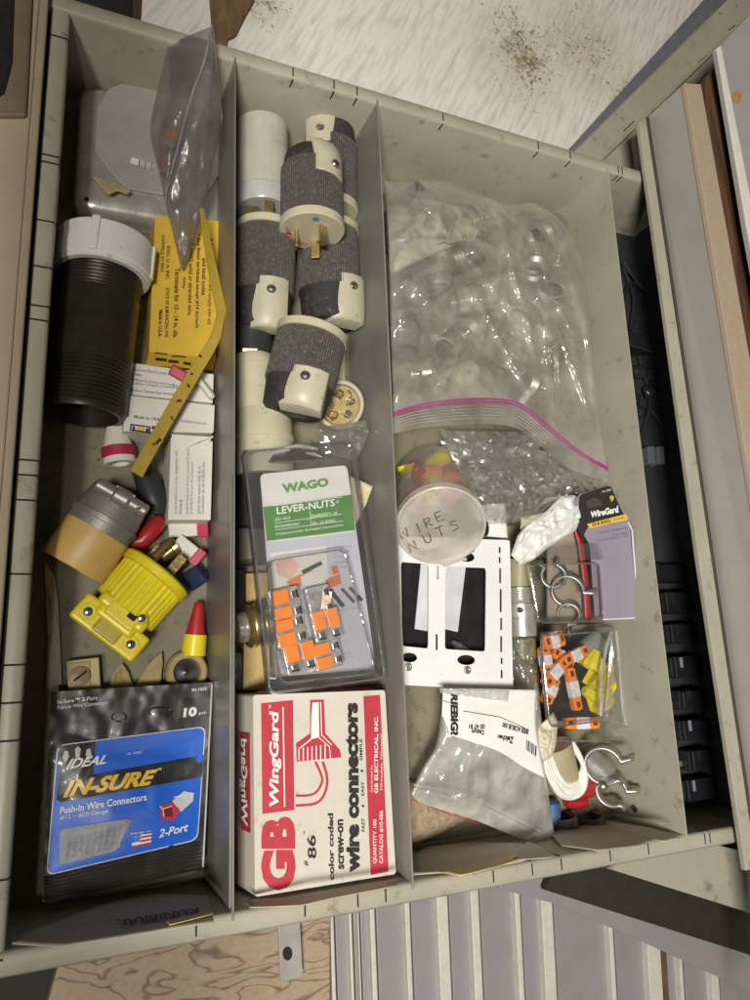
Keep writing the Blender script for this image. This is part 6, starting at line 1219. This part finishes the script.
m = MB(); lb.text("RIEBIG?", [(450.5, 693), (450.5, 737), (458.5, 735), (458, 694)], .06, .1, 1.5, m)
lb.line([(463, 711), (500, 717), (525, 728)], .7, 1.5, m); lb.line([(442, 700), (450, 703)], .6, 1.5, m)
for tx, q_ in (('00 47 81', [(485, 724), (469, 724), (469, 729), (485, 729)]), ('Datum', [(484, 730), (472, 729), (471, 734), (484, 735)]), ('Zeichen', [(514, 737), (498, 734.5), (497, 739), (513, 744)]), ('8000 AOBUB 300', [(529, 729), (503, 722), (502, 727), (528, 735)])): lb.text(tx, q_, .04, 0, 1.5, m)
for k in range(6): lb.line([(527+k*1.8, 740+k*1.2), (526.5+k*1.8, 750+k*1.2)], .8+.5*(k % 2), 1.5, m)
m.build('label_print', INK, t, norm=False)
MB().grid(lambda u, v: P(*bil([(440, 693), (508, 702), (510, 691), (440, 688)], u, v), 62+cr(u*80, v*12, .12, 1.5, 2.)), 40, 10).build('film_fold', film('white_fold', haze=.7, hcol=(.82, .82, .80), rough=.1, refl=.7, bump=.8, bs=90), t, smooth=True, norm=False)
pouch([(515, 655, 34), (518, 672, 34), (522, 690, 34)], [(537, 668, 34), (537, 680, 34), (537, 694, 34)], 4, 2, .1, 16, 16, 44.).build('clear_bag', BAGC, None, smooth=True, norm=False, label='small crumpled clear bag above the printed label', cat='plastic bag')
# foam pad
crumple_poly([(408, 780), (420, 783), (452, 800), (470, 818), (455, 826), (430, 838), (409, 846)], 8, 6, 'foam_pad', FOAM, 'rough brown fibre pad lying under the milky zip bag', 'fibre pad', 51., 1.2, .25)
# white crumpled gloves and tan paper
crumple_poly([(537, 728), (548, 717), (553, 712), (558, 722), (556, 745), (552, 757), (543, 762), (538, 750)], 46, 4, 'crumpled_paper', mat('cream_tissue', (.66, .60, .46), .7, bump=.5, bs=120), 'crumpled cream paper corner below the clear orange connector box', 'crumpled paper', 61., 3, .12)
MB().tube([P(555, 745, 30), P(562, 765, 28), P(570, 778, 24)], [14, 12, 8], 16).build('tan_roll', mat('tan_roll', (.42, .34, .22), .6), None, smooth=True, label='tan rolled paper inside the white bundle', cat='paper roll')
WT = mat('white_wire_wrap', (.78, .77, .72), .35, bump=.4, bs=200)
t = thing('cable_bundle', 'bundle of thin white wires bent in a U below the clear orange connector box', 'wire bundle', P(565, 780, 10))
for k in range(9):
    o_ = k*1.5; MB().tube([P(*q_) for q_ in smoothline([(541+o_*.7, 752-o_*.2, 36+k%3), (548+o_*.6, 775-o_*.6, 34-k%2*2), (558+o_*.5, 793-o_*.9, 30+k%3), (570+o_*.2, 798-o_*1.3, 28+k%2*3), (582-o_*.2, 792-o_*1.4, 30), (586-o_*.3, 776-o_, 32+k%2), (580-o_*.4, 756-o_*.4, 34), (572-o_*.4, 742, 36)], 5)], 1.9, 8).build('wire', WT, t, smooth=True)
strap_clamp(604, 764, 40, 14.5, 75, 'large steel pipe clamp with open ring against the right wall', 14, None)
strap_clamp(612, 790, 26, 12, 60, 'small steel pipe clamp below the large open ring', 12, None)
MB().lathe([(0, 9), (0, 12), (26, 12), (26, 9)], P(582, 755, 20), P(597, 768, 22), 30).build('steel_sleeve', STEELM, None, smooth=True, label='steel sleeve inside the large pipe clamp', cat='sleeve')
MB().lathe([(0, 3.4), (4, 3.6), (5, 2)], P(603, 786, 40), P(603, 786, 45), 16).build('bolt', SCREW, None, smooth=True, label='bolt head between the two pipe clamps', cat='bolt')
crumple_poly([(575, 775), (588, 772), (597, 785), (594, 797), (580, 800), (570, 792)], 18, 5, 'red_scrap', RED, 'glossy red plastic scrap between the white wires and the clamps', 'plastic scrap', 66., 1.5, .1)
MB().tube([P(566, 802, 6), P(575, 804, 6), P(586, 802, 6)], [4, 5, 4], 12).build('red_rod', RED, None, smooth=True, label='dark red rod lying behind the black saddle clips', cat='rod')
for a, l in ((556, 'black saddle clip, nearer the milky bag'), (583, 'black saddle clip, nearer the right wall')):
    vs = []; pts = [(-15, 0), (-10, 1)]+[(-9*math.cos(q_), 14+9*math.sin(q_)) for q_ in [math.pi*i/12 for i in range(13)]]+[(10, 1), (15, 0)]
    m = MB(); R_ = Matrix.Translation(P(a, 824, 2)) @ Matrix.Rotation(.15, 4, 'Z')
    for x, z in pts: vs += [(x, -6, z), (x, 8, z)]
    m.add(vs, [(2*i, 2*i+2, 2*i+3, 2*i+1) for i in range(len(pts)-1)], R_); m.build('saddle_clip', mat('gunmetal', (.12, .12, .11), .4, metal=.5), None, smooth=True, solid=1.6, label=l, cat='saddle clip')
MB().lathe([(0, 4), (2, 7), (20, 7), (22, 4)], P(551, 800, 12), P(553, 822, 10), 16).build('blue_cap', mat('dull_blue', (.05, .12, .25), .4), None, smooth=True, label='dull blue cap just right of the milky zip bag', cat='plastic cap')
# papers by the near wall
pz = 3
paper([(412, 855), (430, 846), (470, 842), (520, 843), (548, 852), (520, 862), (470, 871), (412, 875)], pz, 'paper_sheet', PAPERT, 'grey paper sheet lying under the manila card at the near wall', seed=12)
o = paper([(528, 842), (541, 846), (554, 856), (548, 858), (520, 860), (512, 852)], pz+4, 'paper_tag', mat('pale_tag', (.52, .47, .40), .7), 'small pale tag with a printed corner right of the manila card', 'paper tag', .4, 4)
tgp = Sheet((528, 842, pz+5.6), (548, 850, pz+5.6), (520, 860, pz+5.6)); tgp.line([(528, 851), (536, 850), (532, 854), (524, 855)], .8, .5).build('printed_corner', INK, o)
pp_ = Sheet((412, 855, pz+2), (520, 850, pz+2), (440, 870, pz+2)); pp_.text('STRAP-IT', [(484, 858), (455, 866), (454, 861), (482, 854)], .02, 0, .7).build('faint_lettering', mat('brown_ink', (.12, .09, .06), .7), None, label='faint upside down brown lettering on the grey paper sheet', cat='lettering') if False else None
paper([(440, 872), (470, 866), (500, 858), (523, 849), (524, 853), (505, 861), (524, 858), (500, 866), (460, 876)], pz+4, 'manila_card', PAPERY, 'folded yellow manila card on the paper sheets at the near wall', 'card', .5, 5)
paper([(550, 833), (563, 828), (602, 822), (660, 838), (640, 846), (600, 851), (562, 846)], pz, 'paper_sheet', mat('pale_brown_paper', (.44, .38, .31), .75), 'torn pale paper sheet in the near right corner of the third compartment', seed=15)
paper([(600, 822), (606, 821), (650, 828), (680, 838), (664, 842), (640, 835)], pz+.6, 'paper_sheet', PAPERT, 'darker torn paper beside the pale sheet in the near right corner', seed=16)
# ================================================================= COMPARTMENT FOUR
CB = mat('black_cable', (.012, .013, .016), .6)
cabs = [[(618, 250, 6), (626, 275, 6), (634, 300, 8), (630, 330, 6)], [(623, 262, 10), (640, 285, 10), (652, 300, 12), (652, 330, 8), (645, 345, 6)], [(622, 300, 6), (630, 285, 8), (642, 287, 8), (650, 300, 8)], [(650, 410, 6), (662, 425, 8), (672, 450, 10), (672, 490, 8)], [(632, 320, 4), (640, 360, 6), (650, 400, 6), (640, 440, 4)]]
for i, c in enumerate(cabs): MB().tube([P(*q_) for q_ in smoothline(c, 6)], 2.2, 8).build('cable', CB, None, smooth=True, label='black cable in the dark right compartment, ' + ['running down its far left', 'looping at the far right', 'short one crossing the others', 'curling beside the clear plug pair', 'long one running down the middle'][i], cat='cable', group='cables in the dark right compartment')
MB().prism([P(a, b, 20) for a, b in ((626, 330), (650, 335), (652, 352), (628, 346))], 18).build('black_adapter', BLACK, None, bevel=2, label='black power adapter with a bright edge in the dark compartment', cat='adapter')
MB().tube([P(625, 343, 22), P(653, 352, 22)], .8, 8).build('steel_rod', SCREW, None, smooth=True, label='thin bright metal rod lying across the dark compartment', cat='rod')
for k, (a, b, z, s_) in enumerate(((640, 372, 10, 9), (650, 392, 8, 8), (632, 398, 8, 10), (652, 375, 6, 7), (638, 412, 6, 8))): crumple_poly([(a-s_, b-5), (a, b-8), (a+s_, b-3), (a+s_*.8, b+6), (a-s_*.6, b+7)], z, 5, 'dark_adapter', mat('dark_slate', (.03, .032, .04), .3) if k == 0 else bpy.data.materials['dark_slate'], 'small dark plastic piece in the cable tangle, ' + ['nearest the metal rod', 'right of the middle', 'against the pale divider', 'upper right of the tangle', 'lowest of the tangle'][k], 'plastic piece', 70.+k, 2, .12, 8, 3)
for k in (0, 1):
    o = MB().prism([P(a+k*9.5, b, 22) for a, b in ((648, 446), (655, 446), (656, 464), (649, 464))], 12).build('clear_plug', mat('smoky_clear', (.10, .11, .13), .15) if k == 0 else bpy.data.materials['smoky_clear'], None, bevel=1.2, label=['left of the two smoky plugs side by side in the dark compartment', 'right of the two smoky plugs side by side in the dark compartment'][k], cat='plug')
BIN = mat('navy_black_bin', (.006, .0065, .010), .55); BIN2 = mat('bin_label', (.22, .22, .25), .6)
names = ['first', 'second', 'third', 'fourth', 'fifth', 'sixth', 'seventh', 'last']
bx0 = [(650, 572), (657, 602), (664, 633), (668, 665), (674, 697), (681, 728), (686, 758), (690, 785)]
for k, (a, b) in enumerate(bx0):
    c = P(a+22, b, 14); o = thing('parts_bin', 'small black parts bin in the dark compartment, %s of eight counted toward the near wall' % names[k], 'parts bin', V((c.x, c.y, 0)), 'black parts bins in the dark compartment')
    c = V((c.x+rg.uniform(-7, 7), c.y+rg.uniform(-1.5, 1.5), 11+rg.uniform(-2, 3))); MB().box(c, (62, 18+rg.uniform(-2, 2), 20), None).build('tray', BIN, o, bevel=1.2)
    MB().box(c+V((-33, 0, 2)), (3, 17, 12)).build('front_lip', BLACK, o, bevel=.6)
    MB().box(c+V((-24, 4, 10.6)), (3.2, 9, .6)).build('label_tab', BIN2 if k in (3, 5, 7) else BLACK, o)
    MB().box(c+V((-38, -3, -3)), (8, 5, 6)).build('contents', [ORANGE, BRASSD, CARDT][k % 3] if k < 2 else mat('dim_part', (.16, .13, .09), .5) if k == 2 else bpy.data.materials['dim_part'], o, bevel=1)
